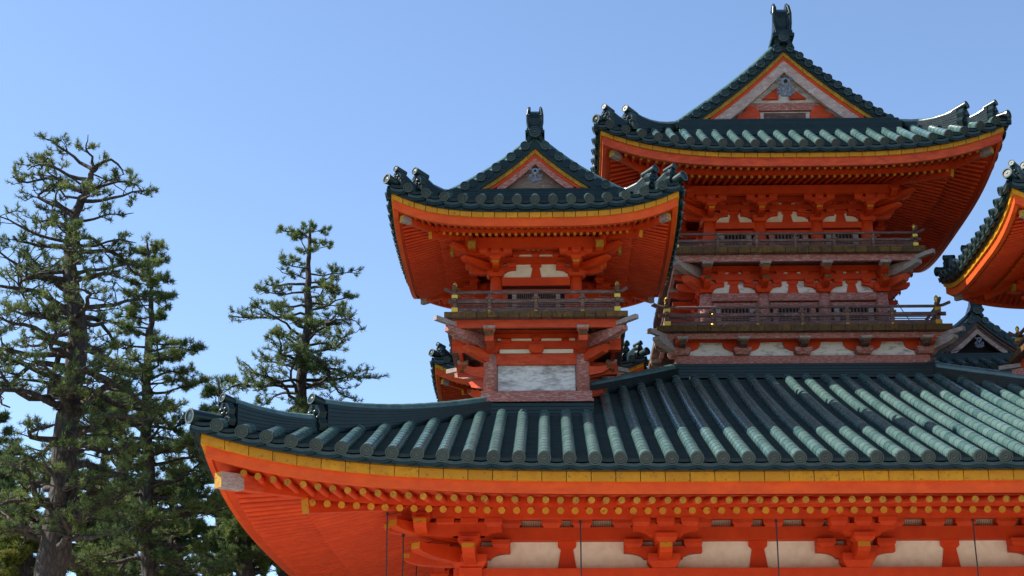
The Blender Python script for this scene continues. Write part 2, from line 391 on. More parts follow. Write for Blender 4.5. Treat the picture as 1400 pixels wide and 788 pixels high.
def oni(mb,c,d,s):
    """demon-mask end tile facing direction d, s = half width"""
    c=Vector(c); d=Vector(d); d.z=0; d.normalize(); u=d.cross(Vector((0,0,1)))
    prof=[(-1.0,-.2),(-1.15,.35),(-.85,.8),(-.98,1.25),(-.6,1.75),(-.25,2.05),(.25,2.05),(.6,1.75),(.98,1.25),(.85,.8),(1.15,.35),(1.0,-.2)]
    A=[mb.pt(c+u*x*s+Vector((0,0,z*s))) for x,z in prof]; B=[mb.pt(c+u*x*s*.85+Vector((0,0,z*s))+d*s*.55) for x,z in prof]
    n=len(prof)
    for i in range(n): mb.face([A[i],A[(i+1)%n],B[(i+1)%n],B[i]],TILED,False,.5)
    mb.face(B,TILED,False,.4); mb.face(A[::-1],TILED,False,.4)
    for x,z,r in ((-.4,1.25,.26),(.4,1.25,.26),(0,.85,.3),(-.45,.4,.24),(.45,.4,.24),(0,.35,.2),(-.7,.8,.18),(.7,.8,.18),(0,1.65,.2)):
        mb.lathe(c+u*x*s*.85+Vector((0,0,z*s))+d*s*.5,d,[(r*s,0),(r*s*.9,r*s*.45),(r*s*.5,r*s*.85),(0,r*s)],TILED,8,True,random.random())
    a=c+Vector((0,0,2.0*s))-d*s*.9; b=c+Vector((0,0,2.32*s))+d*s*.72
    q=.74; mb.rod(a,b,s*.50*q,s*.55*q,TILED,14); mb.lathe(b,(b-a),[(s*.58*q,-.06*s),(s*.60*q,.06*s),(s*.50*q,.065*s),(s*.44*q,.02*s),(s*.2*q,.02*s),(0,.06*s)],RIM,14,False,.5,[TILED,RIM,TILED,TILED,DISC])
def hip_ridge(rf,k,thing,org,c_in,e2,e1,H,wd,s):
    """corner ridge in two steps with mask tiles, on the front-left diagonal of side k; H = heights inner/end of both steps"""
    mb=MB(k); W=rf.W; P=lambda c,dz=0:(-c,-c,rf.z(c,c)+dz)
    n=16; q=np.linspace(0,1,n)
    cs=np.linspace(c_in,e2-.05*s,n); hs=[H[0]+(H[1]-H[0])*x**2.4 for x in q]
    ridge_path(mb,[P(c,-.05) for c in cs],hs,wd,7,wd*.5)
    q=np.linspace(0,1,9); cs=np.linspace(e2-.1*s,e1-.05*s,9); hs=[H[2]+(H[3]-H[2])*x**1.7 for x in q]
    ridge_path(mb,[P(c,-.05) for c in cs],hs,wd*.92,6,wd*.46)
    o=mb.build('hip_ridge',thing,org)
    for e in (e2,e1):
        m2=MB(k); oni(m2,P(e,.02*s),(-1,-1,0),(H[1] if e==e2 else H[3])/2.25); m2.build('mask_tile',o,org)
    m2=MB(k); a=Vector(P(e1,.06*s)); b=Vector((-W,-W,rf.z(W,W)+.03*s))
    m2.rod(a,b,rf.r*1.0,rf.r*1.15,TILED,14,sm=True); m2.lathe(b,(b-a),[(rf.r*1.2,-.03),(rf.r*1.25,.02),(rf.r*.95,.022),(rf.r*.85,.005),(rf.r*.3,.005),(0,.012)],RIM,14,False,.5,[TILED,RIM,TILED,TILED,DISC])
    m2.build('corner_tile',o,org)
    return o
# ------------------------------------------------------------------ timber brackets
def arm_profile(hl,z0,z1,n=6):
    """boat-shaped bracket arm outline (x,z), rounded lower ends"""
    h=z1-z0; pts=[(-hl,z1),(-hl,z0+h*.5)]
    for i in range(1,n+1):
        q=i/n; pts.append((-hl+hl*.5*math.sin(q*math.pi/2),z0+h*.5*(math.cos(q*math.pi/2))))
    return pts+[(-x,z) for x,z in pts[::-1]]
def bracket(k,u,c0,zb,s,m=RED,outer=True,nose=YEL,step=.9,diag=0,hl=.76,reach=None,wallarm=True,rot=0):
    """one bracket set; u along the wall, c0 wall plane, zb bottom, s scale"""
    mb=MB(k); y=-c0
    mb.block(u,y-.06*s,zb,.62*s,.26*s,m)
    if wallarm:
        mb.ext([(u+x,z) for x,z in arm_profile(hl*s,zb+.20*s,zb+.44*s)],'y',y-.13*s,y+.10*s,m)
        for dx in (-.58,0,.58): mb.block(u+dx*s*hl/.76,y-.06*s,zb+.40*s,.36*s,.16*s,m)
    # projecting arm(s)
    def proj(L,z0,z1,wd,rot,tip=nose,scale=1):
        h=z1-z0
        pl=[(0,z1),(0,z0)]+[(-L*.45,z0)]+[(-L+ (L*.55)*(1-math.sin(q*math.pi/2)), z0+h*.55*(1-math.cos(q*math.pi/2))) for q in (.33,.66)]+[(-L,z0+h*.55),(-L,z1)]
        mb.ext(pl,'x',-wd/2,wd/2,m,off=(u,y,0),rot=rot)
        c_,s_=math.cos(rot),math.sin(rot)
        def Q(x,yy,z): return (u+x*c_-yy*s_,y+x*s_+yy*c_,z)
        if tip: mb.poly([Q(-wd*.5,-L-.004,z0+h*.56),Q(wd*.5,-L-.004,z0+h*.56),Q(wd*.5,-L-.004,z1),Q(-wd*.5,-L-.004,z1)],tip)
        return Q
    Ls=(step-.05)*s
    rots=[0]
    if diag: rots=[0]
    Q=proj(Ls+.10*s,zb+.12*s,zb+.42*s,.24*s,0)
    if outer:
        p=Q(0,-Ls,0); mb.block(p[0],p[1]-.02*s,zb+.38*s,.42*s,.16*s,m)
        mb.ext([(u+x,z) for x,z in arm_profile(.62*s,zb+.50*s,zb+.72*s)],'y',y-Ls-.14*s,y-Ls+.10*s,m)
        for dx in (-.46,0,.46): mb.block(u+dx*s,y-Ls-.02*s,zb+.68*s,.34*s,.16*s,m)
    if diag:
        D=diag*math.pi/4     # -1: corner to the left of this face
        for (L,z0,z1) in ((Ls*1.42,.10,.36),(Ls*1.42+.35*s,.42,.66)):
            proj(L,zb+z0*s,zb+z1*s,.22*s,-D if False else D)
        c_,s_=math.cos(D),math.sin(D); LL=Ls*1.40; q=(u+LL*s_,y-LL*c_)
        mb.block(q[0],q[1],zb+.66*s,.36*s,.18*s,m)
    return mb

def poly_wall(mb,x0,x1,c,z0,z1,m,th=.05): mb.box(x0,x1,-c,-c+th,z0,z1,m)

def panels(k,x0,x1,c,z0,z1,s,m,nsplit=1,spikes=False,strut=RED):
    """white plaster infill between brackets, with tapered struts between its halves"""
    mb=MB(k); mb.box(x0,x1,-c-.0,-c+.04,z0,z1,m)
    if spikes:
        x=x0+.05
        while x<x1: mb.box(x,x+.010,-c-.012,-c-.002,z0+.005,z0+.055,BLACK); x+=.052
    return mb
def strut(k,x,c,z0,z1,s,m=RED):
    mb=MB(k); h=z1-z0; w1=.12*s;w0=.19*s
    mb.ext([(x-w0,z0),(x+w0,z0),(x+w1,z0+h*.72),(x-w1,z0+h*.72)],'y',-c-.035*s,-c-.001,m)
    mb.ext([(x-.12*s,z0+h*.721),(x+.12*s,z0+h*.721),(x+.18*s,z0+h*.82),(x+.18*s,z1),(x-.18*s,z1),(x-.18*s,z0+h*.82)],'y',-c-.07*s,-c-.001,m)
    return mb

def column(x,c,z0,z1,r,m,k=0,cap=True):
    mb=MB(k); h=z1-z0
    mb.lathe((x,-c,z0),(0,0,1),[(0,0),(r,0),(r,h*.8),(r*.93,h),(0,h)],m,20,True,.6); return mb

def railing(thing,org,r,zs,posts,s,post_m=DKWOOD,ext=.22,fin=True):
    """zs=(bottom rail lo,hi, mid lo,hi, top lo,hi); posts = positions along each side"""
    b0,b1,m0,m1,t0,t1=zs
    for k in range(4):
        mb=MB(k); y=-r
        e=ext
        mb.box(-r-.03*s,r+.03*s,y-.06*s,y+.06*s,b0,b1,post_m)
        mb.box(-r-e*.8,r+e*.8,y-.04*s+.003,y+.04*s,m0,m1,post_m)
        # top rail with upturned ends
        q=[(-r-e*1.3,.055*s/.5),(-r-e*.6,.015*s/.5),(-r,0),(r,0),(r+e*.6,.015*s/.5),(r+e*1.3,.055*s/.5)]
        for i in range(5):
            (a,za),(b,zb)=q[i],q[i+1]; mb.rod((a,y,(t0+t1)/2+za),(b,y,(t0+t1)/2+zb),(t1-t0)/2,(t1-t0)/2,post_m,8,post_m,True,.5,post_m)
        ra=mb.build('rail',thing,org)
        # thin bars between bottom and mid rail
        mb=MB(k)
        for zz in np.linspace(b1+.03*s,m0-.03*s,3): mb.box(-r,r,y-.012*s,y+.012*s,zz-.011*s,zz+.011*s,post_m)
        mb.build('slat',thing,org)
        for x in posts:
            mb=MB(k); mb.box(x-.05*s,x+.05*s,y-.052*s,y+.052*s,b1,t0+.01,post_m); 
            mb.box(x-.10*s,x+.10*s,y-.07*s,y+.07*s,m1+.002,m1+.05*s,post_m)
            o=mb.build('post',thing,org)
            mb=MB(k)
            for zz,rr in (((b0+b1)/2,.045),((m0+m1)/2,.028)):
                mb.lathe((x,y-.058*s,zz),(0,-1,0),[(rr*s,0),(rr*s*.9,.02*s),(rr*.3*s,.03*s),(0,.045*s)],GOLD,10,True,.5)
            mb.build('stud',o,org)
        mb=MB(k); mb.box(-r-.055*s,-r+.055*s,-r-.055*s,-r+.055*s,b0+.002,t1+.05*s,post_m); o=mb.build('corner_post',thing,org)
        mb=MB(k)
        mb.box(-r-.085*s,-r+.085*s,-r-.085*s,-r+.085*s,b0-.01,b0+.17*s,GOLD); mb.build('gilt_fitting',o,org); mb=MB(k)
        mb.box(-r-.08*s,-r+.08*s,-r-.08*s,-r+.08*s,m1+.02*s,m1+.12*s,GOLD)
        mb.build('gilt_fitting',o,org)
        mb=MB(k); mb.lathe((-r,-r,t1+.05*s),(0,0,1),[(.055*s,0),(.06*s,.03*s),(.035*s,.04*s),(.06*s,.08*s),(.062*s,.13*s),(.035*s,.18*s),(0,.21*s)],GOLD,12,True,.5); mb.build('finial',o,org)
def deck(thing,org,d,z0,z1,bc,bz0,bz1,s,diag_out,diagm=GREY,m=REDF,plank=.26,holes=None):
    for k in range(4):
        mb=MB(k); n=int(2*d/plank); e=np.linspace(-d,d,n+1)
        for i in range(n): mb.box(e[i]+.006,e[i+1]-.006,-d+random.uniform(-.004,.004),-bc+.35*s,z0,z1,DKWOOD,None,MOSS)
        mb.build('deck_planks',thing,org)
        mb=MB(k); mb.box(-bc,bc,-bc-.0,-bc+.14*s,bz0,bz1-.002,m); mb.build('deck_beam',thing,org)
        mb=MB(k); a=(-(bc-.35*s),-(bc-.35*s),(bz0+bz1)/2-.02); b=(-diag_out,-diag_out,(bz0+bz1)/2+.05*s)
        mb.beam(a,b,.17*s,.17*s,diagm,diagm); mb.build('corner_beam',thing,org)
    mb=MB(); mb.box(-d+.05,d-.05,-d+.05,d-.05,z0+.02,z1-.02,DKWOOD); mb.build('deck_floor',thing,org)

def gable(rf,E,thing,org,front,s):
    """one gable end: verge tiles, bargeboards, wall, pendant"""
    k=0 if front else 2; W=rf.W; v=rf.v; P=lambda x:rf.prof(abs(x))
    zb=E['zf']
    xs=np.linspace(0,v*.99,15)
    def ribbon(mb,dt,db,y0,y1,m,xmax,clip=True,seg=False):
        X=np.linspace(0,xmax,13)
        for sg in (-1,1):
            for i in range(12):
                a,b=X[i],X[i+1]; g=.004 if seg else 0
                ta,tb=P(a)-dt,P(b)-dt; ba,bb=P(a)-db,P(b)-db
                if clip: ba,bb=max(ba,zb),max(bb,zb); 
                if ta<=ba+.002 or tb<=bb+.002: continue
                I=[mb.pt(p) for p in ((sg*a,y0,ba),(sg*(b-g),y0,bb),(sg*(b-g),y0,tb),(sg*a,y0,ta),(sg*a,y1,ba),(sg*(b-g),y1,bb),(sg*(b-g),y1,tb),(sg*a,y1,ta))]
                t=random.random() if seg else .6
                for q in ((0,1,2,3),(5,4,7,6),(4,5,1,0),(3,2,6,7)): mb.face([I[j] for j in q],m,False,t)
    # dark tile band below verge discs
    mb=MB(k); ribbon(mb,.02,E['g1'],-v+.0,-v+.12,TILED,v*.98,False); 
    # verge rolls
    n=E['gn']; L=0; pts=[(0,P(0))]
    X=np.linspace(0,v,200); cum=[0]
    for i in range(1,200): cum.append(cum[-1]+math.hypot(X[i]-X[i-1],P(X[i])-P(X[i-1])))
    for j in range(n):
        d=(j+.75)/n*cum[-1]*.97; x=float(np.interp(d,cum,X))
        for sg in (-1,1):
            sl=(P(x-.01)-P(x+.01))/.02; z=P(x)+.05*s
            roll(mb,lambda q,x=x,z=z,sg=sg:(sg*x,-v-.06*s+q,z),0,.55*s,rf.r,.5,TILE,9,-25,205); disc(mb,(sg*x,-v-.06*s,z),rf.r,(0,-1,0))
            # curved lip between discs
            x2=float(np.interp(min(d+cum[-1]/n*.5,cum[-1]),cum,X))
            mb.rod((sg*x2,-v-.03*s,P(x2)+.0*s),(sg*x2,-v+.3*s,P(x2)+.0*s),rf.r*1.1,rf.r*1.1,TILED,8,TILED)
    disc(mb,(0,-v-.16*s,P(0)+.22*s),rf.r*1.25,(0,-1,0)); mb.rod((0,-v-.1*s,P(0)+.22*s),(0,-v+.5*s,P(0)+.22*s),rf.r*1.2,rf.r*1.2,TILED,12)
    for sg in (-1,1): mb.ext([(sg*.02,P(0)+.12*s),(sg*.30*s,P(0)-.18*s),(sg*.34*s,P(0)-.04*s),(sg*.12*s,P(0)+.3*s)][::sg],'y',-v-.08*s,-v+.1*s,TILED)
    mb.build('verge_tiles',thing,org)
    # descending ridges behind the verge
    for sg in (-1,1):
        mb=MB(k); xx=np.linspace(.12*s,v*1.0,10)
        ridge_path(mb,[(sg*x,-v+.66*s,P(x)-.02) for x in xx],[.44*s]*10,.14*s,5,.12*s); mb.build('descending_ridge',thing,org)
    mb=MB(k); ribbon(mb,E['g1'],E['g2'],-v+.06,-v+.16,YELD,v*.98,True,True); mb.build('gable_ochre_trim',thing,org)
    mb=MB(k); ribbon(mb,E['g2']-.01,E['g2']+.13*s,-v+.10,-v+.2,RED,v*.98); ribbon(mb,E['g2']+.13*s-.002,E['g3'],-v+.12,-v+.22,E['gm'],v*.98); mb.build('bargeboard',thing,org)
    # gable wall
    mb=MB(k); g=rf.gw; hw=0
    for x in np.linspace(0,v,100):
        if P(x)-.12>zb: hw=x
    X=np.linspace(-hw,hw,31)
    mb.poly([(x,-g,P(x)-.12) for x in X]+[(hw,-g,zb-.4*s),(-hw,-g,zb-.4*s)],E['gwall']); mb.build('gable_wall',thing,org)
    mb=MB(k); mb.box(-hw*.95,hw*.95,-g-.06*s,-g-.002,zb+.0,zb+.14*s,FADE)
    if E.get('gdetail'):
        z1=zb+.14*s+.04
        mb.box(-.52,.52,-g-.03,-g-.004,z1,z1+.26,DKWOOD)
        for sg in (-1,1):
            mb.ext([(sg*.62,z1),(sg*1.25,z1),(sg*1.2,z1+.16),(sg*1.0,z1+.26),(sg*.95,z1+.40),(sg*.75,z1+.42),(sg*.62,z1+.22)][::sg],'y',-g-.12,-g-.006,REDF)
            mb.ext([(sg*.14,z1+.62),(sg*.14,z1+.95),(sg*.55,z1+.62)][::sg],'y',-g-.10,-g-.006,REDF)
        mb.box(-1.0,1.0,-g-.10,-g-.005,z1+.30,z1+.50,FADE)
    mb.build('gable_beam',thing,org)
    mb=MB(k); ff=E.get('ff',0); zs=rf.prof(rf.v+ff)-.03; fw=v-.30*s; nn_=4
    for j in range(nn_):
        a=zs+(zb-zs)*j/nn_; b=zs+(zb-zs)*(j+.8)/nn_; mb.box(-fw,fw,-v-.10*s-ff*(1-j/nn_)+.012*j,-g+.0,a,b,TILED); mb.box(-fw+.01,fw-.01,-v-.07*s-ff*(1-j/nn_)+.012*j,-g-.01,b,zs+(zb-zs)*(j+1)/nn_-.001,PAN)
    mb.build('gable_foot_ridge',thing,org)
    # carved pendant
    zp=P(0)-E['gp']; q=E['gps']; yb=-v+.06
    mb=MB(k)
    mb.lathe((0,yb,zp),(0,-1,0),[(.14*q,0),(.14*q,.05*q),(.05*q,.06*q)],PEND,14)
    mb.lathe((0,yb-.02*q,zp),(0,-1,0),[(.055*q,.03*q),(.05*q,.09*q),(0,.12*q)],BLACK,8)
    for sg in (-1,1):
        for (x,z,r) in ((.17,-.20,.085),(.08,-.36,.10),(.20,-.34,.06),(.17,.10,.06)):
            mb.lathe((sg*x*q,yb,zp+z*q),(0,-1,0),[(r*q,0),(r*q,.04*q),(r*.7*q,.055*q),(r*.4*q,.03*q),(0,.03*q)],PEND,12)
    mb.rod((0,yb-.02,zp-.45*q),(0,yb-.02,zp-.05*q),.035*q,.05*q,PEND,8,PEND)
    mb.build('gable_pendant',thing,org)

def ridge_ornament(mb,y,z,hw,h,sg=-1):
    """fish-tail ridge end: side outline in (y,z) with raised rims on both cheeks"""
    out=[(0,0),(-.10,.05),(-.05,.35),(-.08,.62),(-.02,.86),(.14,1.0),(.34,.98),(.40,.90),(.26,.84),(.18,.70),(.24,.50),(.42,.30),(.70,.22),(.70,0)]
    o=[(y+a*h*-sg,z+b*h) for a,b in out]
    for x0,x1 in ((-hw,-hw*.58),(hw*.58,hw)): mb.ext(o,'x',x0,x1,TILED)
    inn=[(y+(a*.78+.06)*h*-sg,z+b*h*.88) for a,b in out]; mb.ext(inn,'x',-hw*.58,hw*.58,TILED)
    for x in (-hw*.85,hw*.85):
        for i in range(1,8):
            a,b=o[i],o[i+1]; bow=lambda p:x*(.9+.28*math.sin(math.pi*min(1,max(0,(p[1]-z)/h))))
            mb.rod((bow(a),a[0],a[1]),(bow(b),b[0],b[1]),hw*.2,hw*.2,TILED,8)
    # beads on the rims
    for i in range(1,6):
        for x in (-hw*.8,hw*.8):
            a=out[i]; 
            mb.lathe((x,y+a[0]*h*-sg,z+a[1]*h),(0,sg,0),[(hw*.16,-.02),(hw*.14,.02),(0,.035)],TILED,8,True)
    mb.box(-hw*1.3,hw*1.3,*sorted((y-.14*h*-sg,y+.7*h*-sg)),z-.07*h,z+.03*h,TILED); mb.box(-hw*1.12,hw*1.12,*sorted((y-.12*h*-sg,y+.7*h*-sg)),z+.031*h,z+.12*h,TILED)
    mb.box(-hw*.95,hw*.95,*sorted((y-.08*h*-sg,y+.7*h*-sg)),z-.14*h,z-.062*h,TILED)

def irimoya_top(rf,E,thing,org,s):
    """main ridge with both ornaments"""
    mb=MB(); z=rf.prof(0); v=rf.v
    ridge_path(mb,[(0,y,z-.06) for y in np.linspace(-v+.1*s,v-.1*s,20)],[.34*s]*20,.17*s,6,.10*s)
    o=mb.build('main_ridge',thing,org)
    for sg in (-1,1):
        m2=MB(); ridge_ornament(m2,sg*(v-.02),z+E['rz'],E['rw']/2,E['rh'],sg); m2.build('ridge_ornament',o,org)

def children_copy(o,parent=None,loc=None):
    c=o.copy(); COL.objects.link(c); c.parent=parent
    if loc: c.location=loc
    for ch in list(o.children): children_copy(ch,c)
    return c

# ================================================================== ground
def ground():
    mb=MB()
    mb.grid([[(x,y,0) for x in np.linspace(-900,900,19)] for y in np.linspace(-500,1300,19)],GARDEN,False,.5)
    o=mb.build('ground'); tag(o,kind='structure')
    mb=MB(); mb.grid([[(x,y,.006) for x in np.linspace(-14,34,9)] for y in np.linspace(-6,31,9)],GRAVEL,False,.5)
    o=mb.build('gravel_courtyard'); tag(o,kind='structure')
ground()

# ================================================================== lower hall
HZ=-EYE
def hall():
    th=empty('shrine_hall',(XC,YC,0),'long vermilion hall with huge teal tiled hip roof carrying all the towers','hall')
    org=(0,0,HZ)
    rf=Roof(kind='hip',W=12.13,top=2.95,z0=5.75,a=.405,b=.0003,H=.76,p=5.3,q=3,pitch=.4315,r=.112,tl=.30)
    for k in range(4): roof_side(rf,k,.125 if k==0 else .25).build('tiled_roof_slope',th,org)
    E=dict(s=1,dk=-.19,ye=-.35,rd=-.55,oy=.17,orr=.25,yseg=.42,fo=.53,go=1.73,fz=-.605,gz=-.56,fin=.21,rr=.060,sl=.27,rp=.262,ho=11.68,hoz=5.52,hi=10.36,hiz=5.32,sn=0)
    c0=7.49
    for k in range(4):
        E['sn']=11.9 if k==0 else 0
        zf,zg=eave_under(rf,k,E,c0,th,org,single=(k==0))
    hip_beams(rf,E,th,org,c0,zf,zg)
    for k in range(4):
        hip_ridge(rf,k,th,org,7.2,10.2,11.58,(.30,.56,.26,.46),.20,1.05)
        mb=MB(k)   # ridge between corner tower and main tower
        cs=np.linspace(2.9,5.2,6); ridge_path(mb,[(-c,-c,rf.z(c,c)-.05) for c in cs],[.27]*6,.20,5,.11); mb.build('upper_hip_ridge',th,org)
        mb=MB(k)   # ridge courses at the foot of the main tower
        for j in range(5):
            mb.box(-3.22+.02*j,3.22-.02*j,-3.22+.02*j,-2.7,9.62+.075*j,9.62+.075*j+.062,TILED); mb.box(-3.17+.02*j,3.17-.02*j,-3.17+.02*j,-2.72,9.62+.075*j+.0625,9.695+.075*j-.0005,PAN)
        mb.build('foot_ridge',th,org)
        for sx in (1,):
            mb=MB(k)
            for j in range(4):
                for (x0,x1) in ((-7.36,-5.04),):
                    mb.box(x0,x1,-7.42+.015*j,-7.0,7.66+.08*j,7.66+.08*j+.066,TILED)
                    mb.box(x0+.03,x1-.03,-7.38+.015*j,-7.02,7.726+.08*j,7.7395+.08*j,PAN)
            mb.build('foot_ridge',th,org); mb=MB(k)
            for j in range(4):
                for (x0,x1) in ((5.04,7.36),):
                    mb.box(x0,x1,-7.42+.015*j,-7.0,7.66+.08*j,7.66+.08*j+.066,TILED)
                    mb.box(x0+.03,x1-.03,-7.38+.015*j,-7.02,7.726+.08*j,7.7395+.08*j,PAN)
            mb.build('foot_ridge',th,org)
    # walls
    B=c0/2; zb=4.577
    for k in range(4):
        us=[-c0+B*i for i in range(5)]
        for i,u in enumerate(us):
            dg=1 if i==0 else 0
            bracket(k,u,c0,zb,1.0,RED,True,YEL,.9,0,wallarm=True).build('bracket_set',th,org)
            if i==0:
                m2=MB(k)
        # the corner's diagonal and return arms
        mb=MB(k); mq=MB(k,True)
        for (L,z0,z1) in ((1.25,.10,.38),(1.75,.48,.74)):
            h=z1-z0
            for rot,wd,LL in ((-math.pi/4,.24,L*1.15),):
                pl=[(0,zb+z1),(0,zb+z0),(-LL*.45,zb+z0),(-LL*.75,zb+z0+h*.15),(-LL*.93,zb+z0+h*.35),(-LL,zb+z0+h*.55),(-LL,zb+z1)]
                mb.ext(pl,'x',-wd/2,wd/2,RED,off=(-c0,-c0,0),rot=rot)
                c_,s_=math.cos(rot),math.sin(rot); Q=lambda x,yy,z:(-c0+x*c_-yy*s_,-c0+x*s_+yy*c_,z)
                mb.poly([Q(-.12,-LL-.004,zb+z0+h*.56),Q(.12,-LL-.004,zb+z0+h*.56),Q(.12,-LL-.004,zb+z1),Q(-.12,-LL-.004,zb+z1)],YEL)
        # side arms running out past the corner, boat shaped, with yellow ends
        for (x1,z0,z1,y) in ((-1.35,.06,.34,0),(-1.62,.50,.76,-.9)):
            h=z1-z0; X=-c0
            pl=[(X+.3,zb+z1),(X+.3,zb+z0),(X+x1*.4,zb+z0),(X+x1*.75,zb+z0+h*.12),(X+x1*.93,zb+z0+h*.35),(X+x1,zb+z0+h*.6),(X+x1,zb+z1)]
            for mm in (mb,mq):
                mm.ext(pl,'y',-c0+y-.12,-c0+y+.12,RED)
                mm.box(X+x1-.004,X+x1+.14,-c0+y-.124,-c0+y+.124,zb+z0+h*.6,zb+z1-.03,YEL)
                mm.block(X+x1*.75,-c0+y,zb+z1-.03,.34,.16,RED)
        mb.build('corner_bracket',th,org); mq.build('corner_bracket',th,org)
        for i in range(4):
            a,b=us[i],us[i+1]; mid=(a+b)/2
            panels(k,a+.05,b-.05,c0-.12,zb+.0,zb+.60,1,WHITE,spikes=True).build('wall_panel',th,org)
            strut(k,mid,c0-.12,zb+.002,zb+.563,1).build('strut',th,org)
            mb=MB(k); mb.box(a+.2,b-.2,-c0+.119,-c0+.16,zb+.8,zb+1.0,WHITE)
            x=a+.3
            while x<b-.3: mb.box(x,x+.008,-c0+.108,-c0+.117,zb+.83,zb+.97,YELD); x+=.035
            mb.build('frieze_panel',th,org)
            for x in (a+.28,a+.78,mid-.30,mid+.30,b-.78,b-.28): mb=MB(k); mb.block(x,-c0+.05,zb+.80,.40,.20,RED); mb.build('frieze_block',th,org)
        mb=MB(k); mb.box(-c0-.3,c0+.3,-c0-.10,-c0+.14,zb+.563,zb+.82,RED); mb.build('through_beam',th,org)
        mb=MB(k); mb.box(-c0-.1,c0+.1,-c0-.08,-c0+.14,zb+.98,zb+1.5,RED); mb.build('upper_beam',th,org)
        mb=MB(k); mb.box(-c0-1.3,c0+1.3,-c0-1.02,-c0-.80,zb+.84,zb+1.06,RED); mb.build('purlin',th,org)
        mb=MB(k); mb.box(-c0-.34,c0+.34,-c0-.22,-c0+.22,zb-.22,zb-.002,RED); mb.build('plate_beam',th,org)
        mb=MB(k); mb.box(-c0,c0,-c0-.11,-c0+.11,zb-.75,zb-.32,RED); mb.build('head_beam',th,org)
        for i in range(4):
            column(us[i],c0,HZ+.5,zb-.222,.26,RED,k).build('column',th,org)
            mb=MB(k); mb.box(us[i]+.26,us[i+1]-.26,-c0+.06,-c0+.12,HZ+.5,zb-.751,WHITE); mb.box(us[i]+.26,us[i+1]-.26,-c0-.08,-c0+.05,HZ+2.2,HZ+2.5,RED); mb.build('lower_wall_panel',th,org)
    mb=MB(); mb.frus(0,0,HZ-.05,HZ+.5,9.6,9.4,STONE); mb.build('stone_base',th,org)
    # lightning cables hanging from the eaves
    for (x,y,zt) in ((-8.62,-10.45,5.15),(-8.62,-8.2,5.35),(-8.62,-6.2,5.45)):
        pass
    return th,rf
HALL,RH=hall()
def cable(p,zlow,label,grp,r=.016,name='hanging_cable'):
    mb=MB(); z=p[2]; n=14; prev=(0,0,0)
    for i in range(n):
        q=(random.uniform(-.006,.006),random.uniform(-.006,.006),-(z-zlow)*(i+1)/n); mb.rod(prev,q,r,r,WIRE,6,WIRE if i==0 else None,True,.5,WIRE); prev=q
    mb.lathe((0,0,-.02),(0,0,1),[(.03,-.03),(.035,0),(0,.03)],WIRE,8)
    o=mb.build(name); o.location=(XC+p[0],YC+p[1],z+EYE); tag(o,label,'cable',grp)

CG='lightning cables hanging from the hall eaves'
for p,l in (((-8.86,-10.42,5.18),'thin dark cable hanging left of the first bracket cluster, longest of the left three'),
            ((-8.75,-8.5,5.12),'short dark cable hanging under the left side eave, second from the left'),
            ((-8.78,-5.0,5.22),'shortest dark cable deep under the left side eave beside the corner bracket'),
            ((-5.41,-10.42,5.02),'black cable crossing the cream panel right of the corner bracket cluster'),
            ((-1.93,-10.42,5.02),'black cable crossing the cream panel left of the third bracket cluster'),
            ((1.55,-10.42,5.02),'black cable crossing the cream panel at the far right of the hall')):
    cable(p,HZ+.2,l,CG,.013)

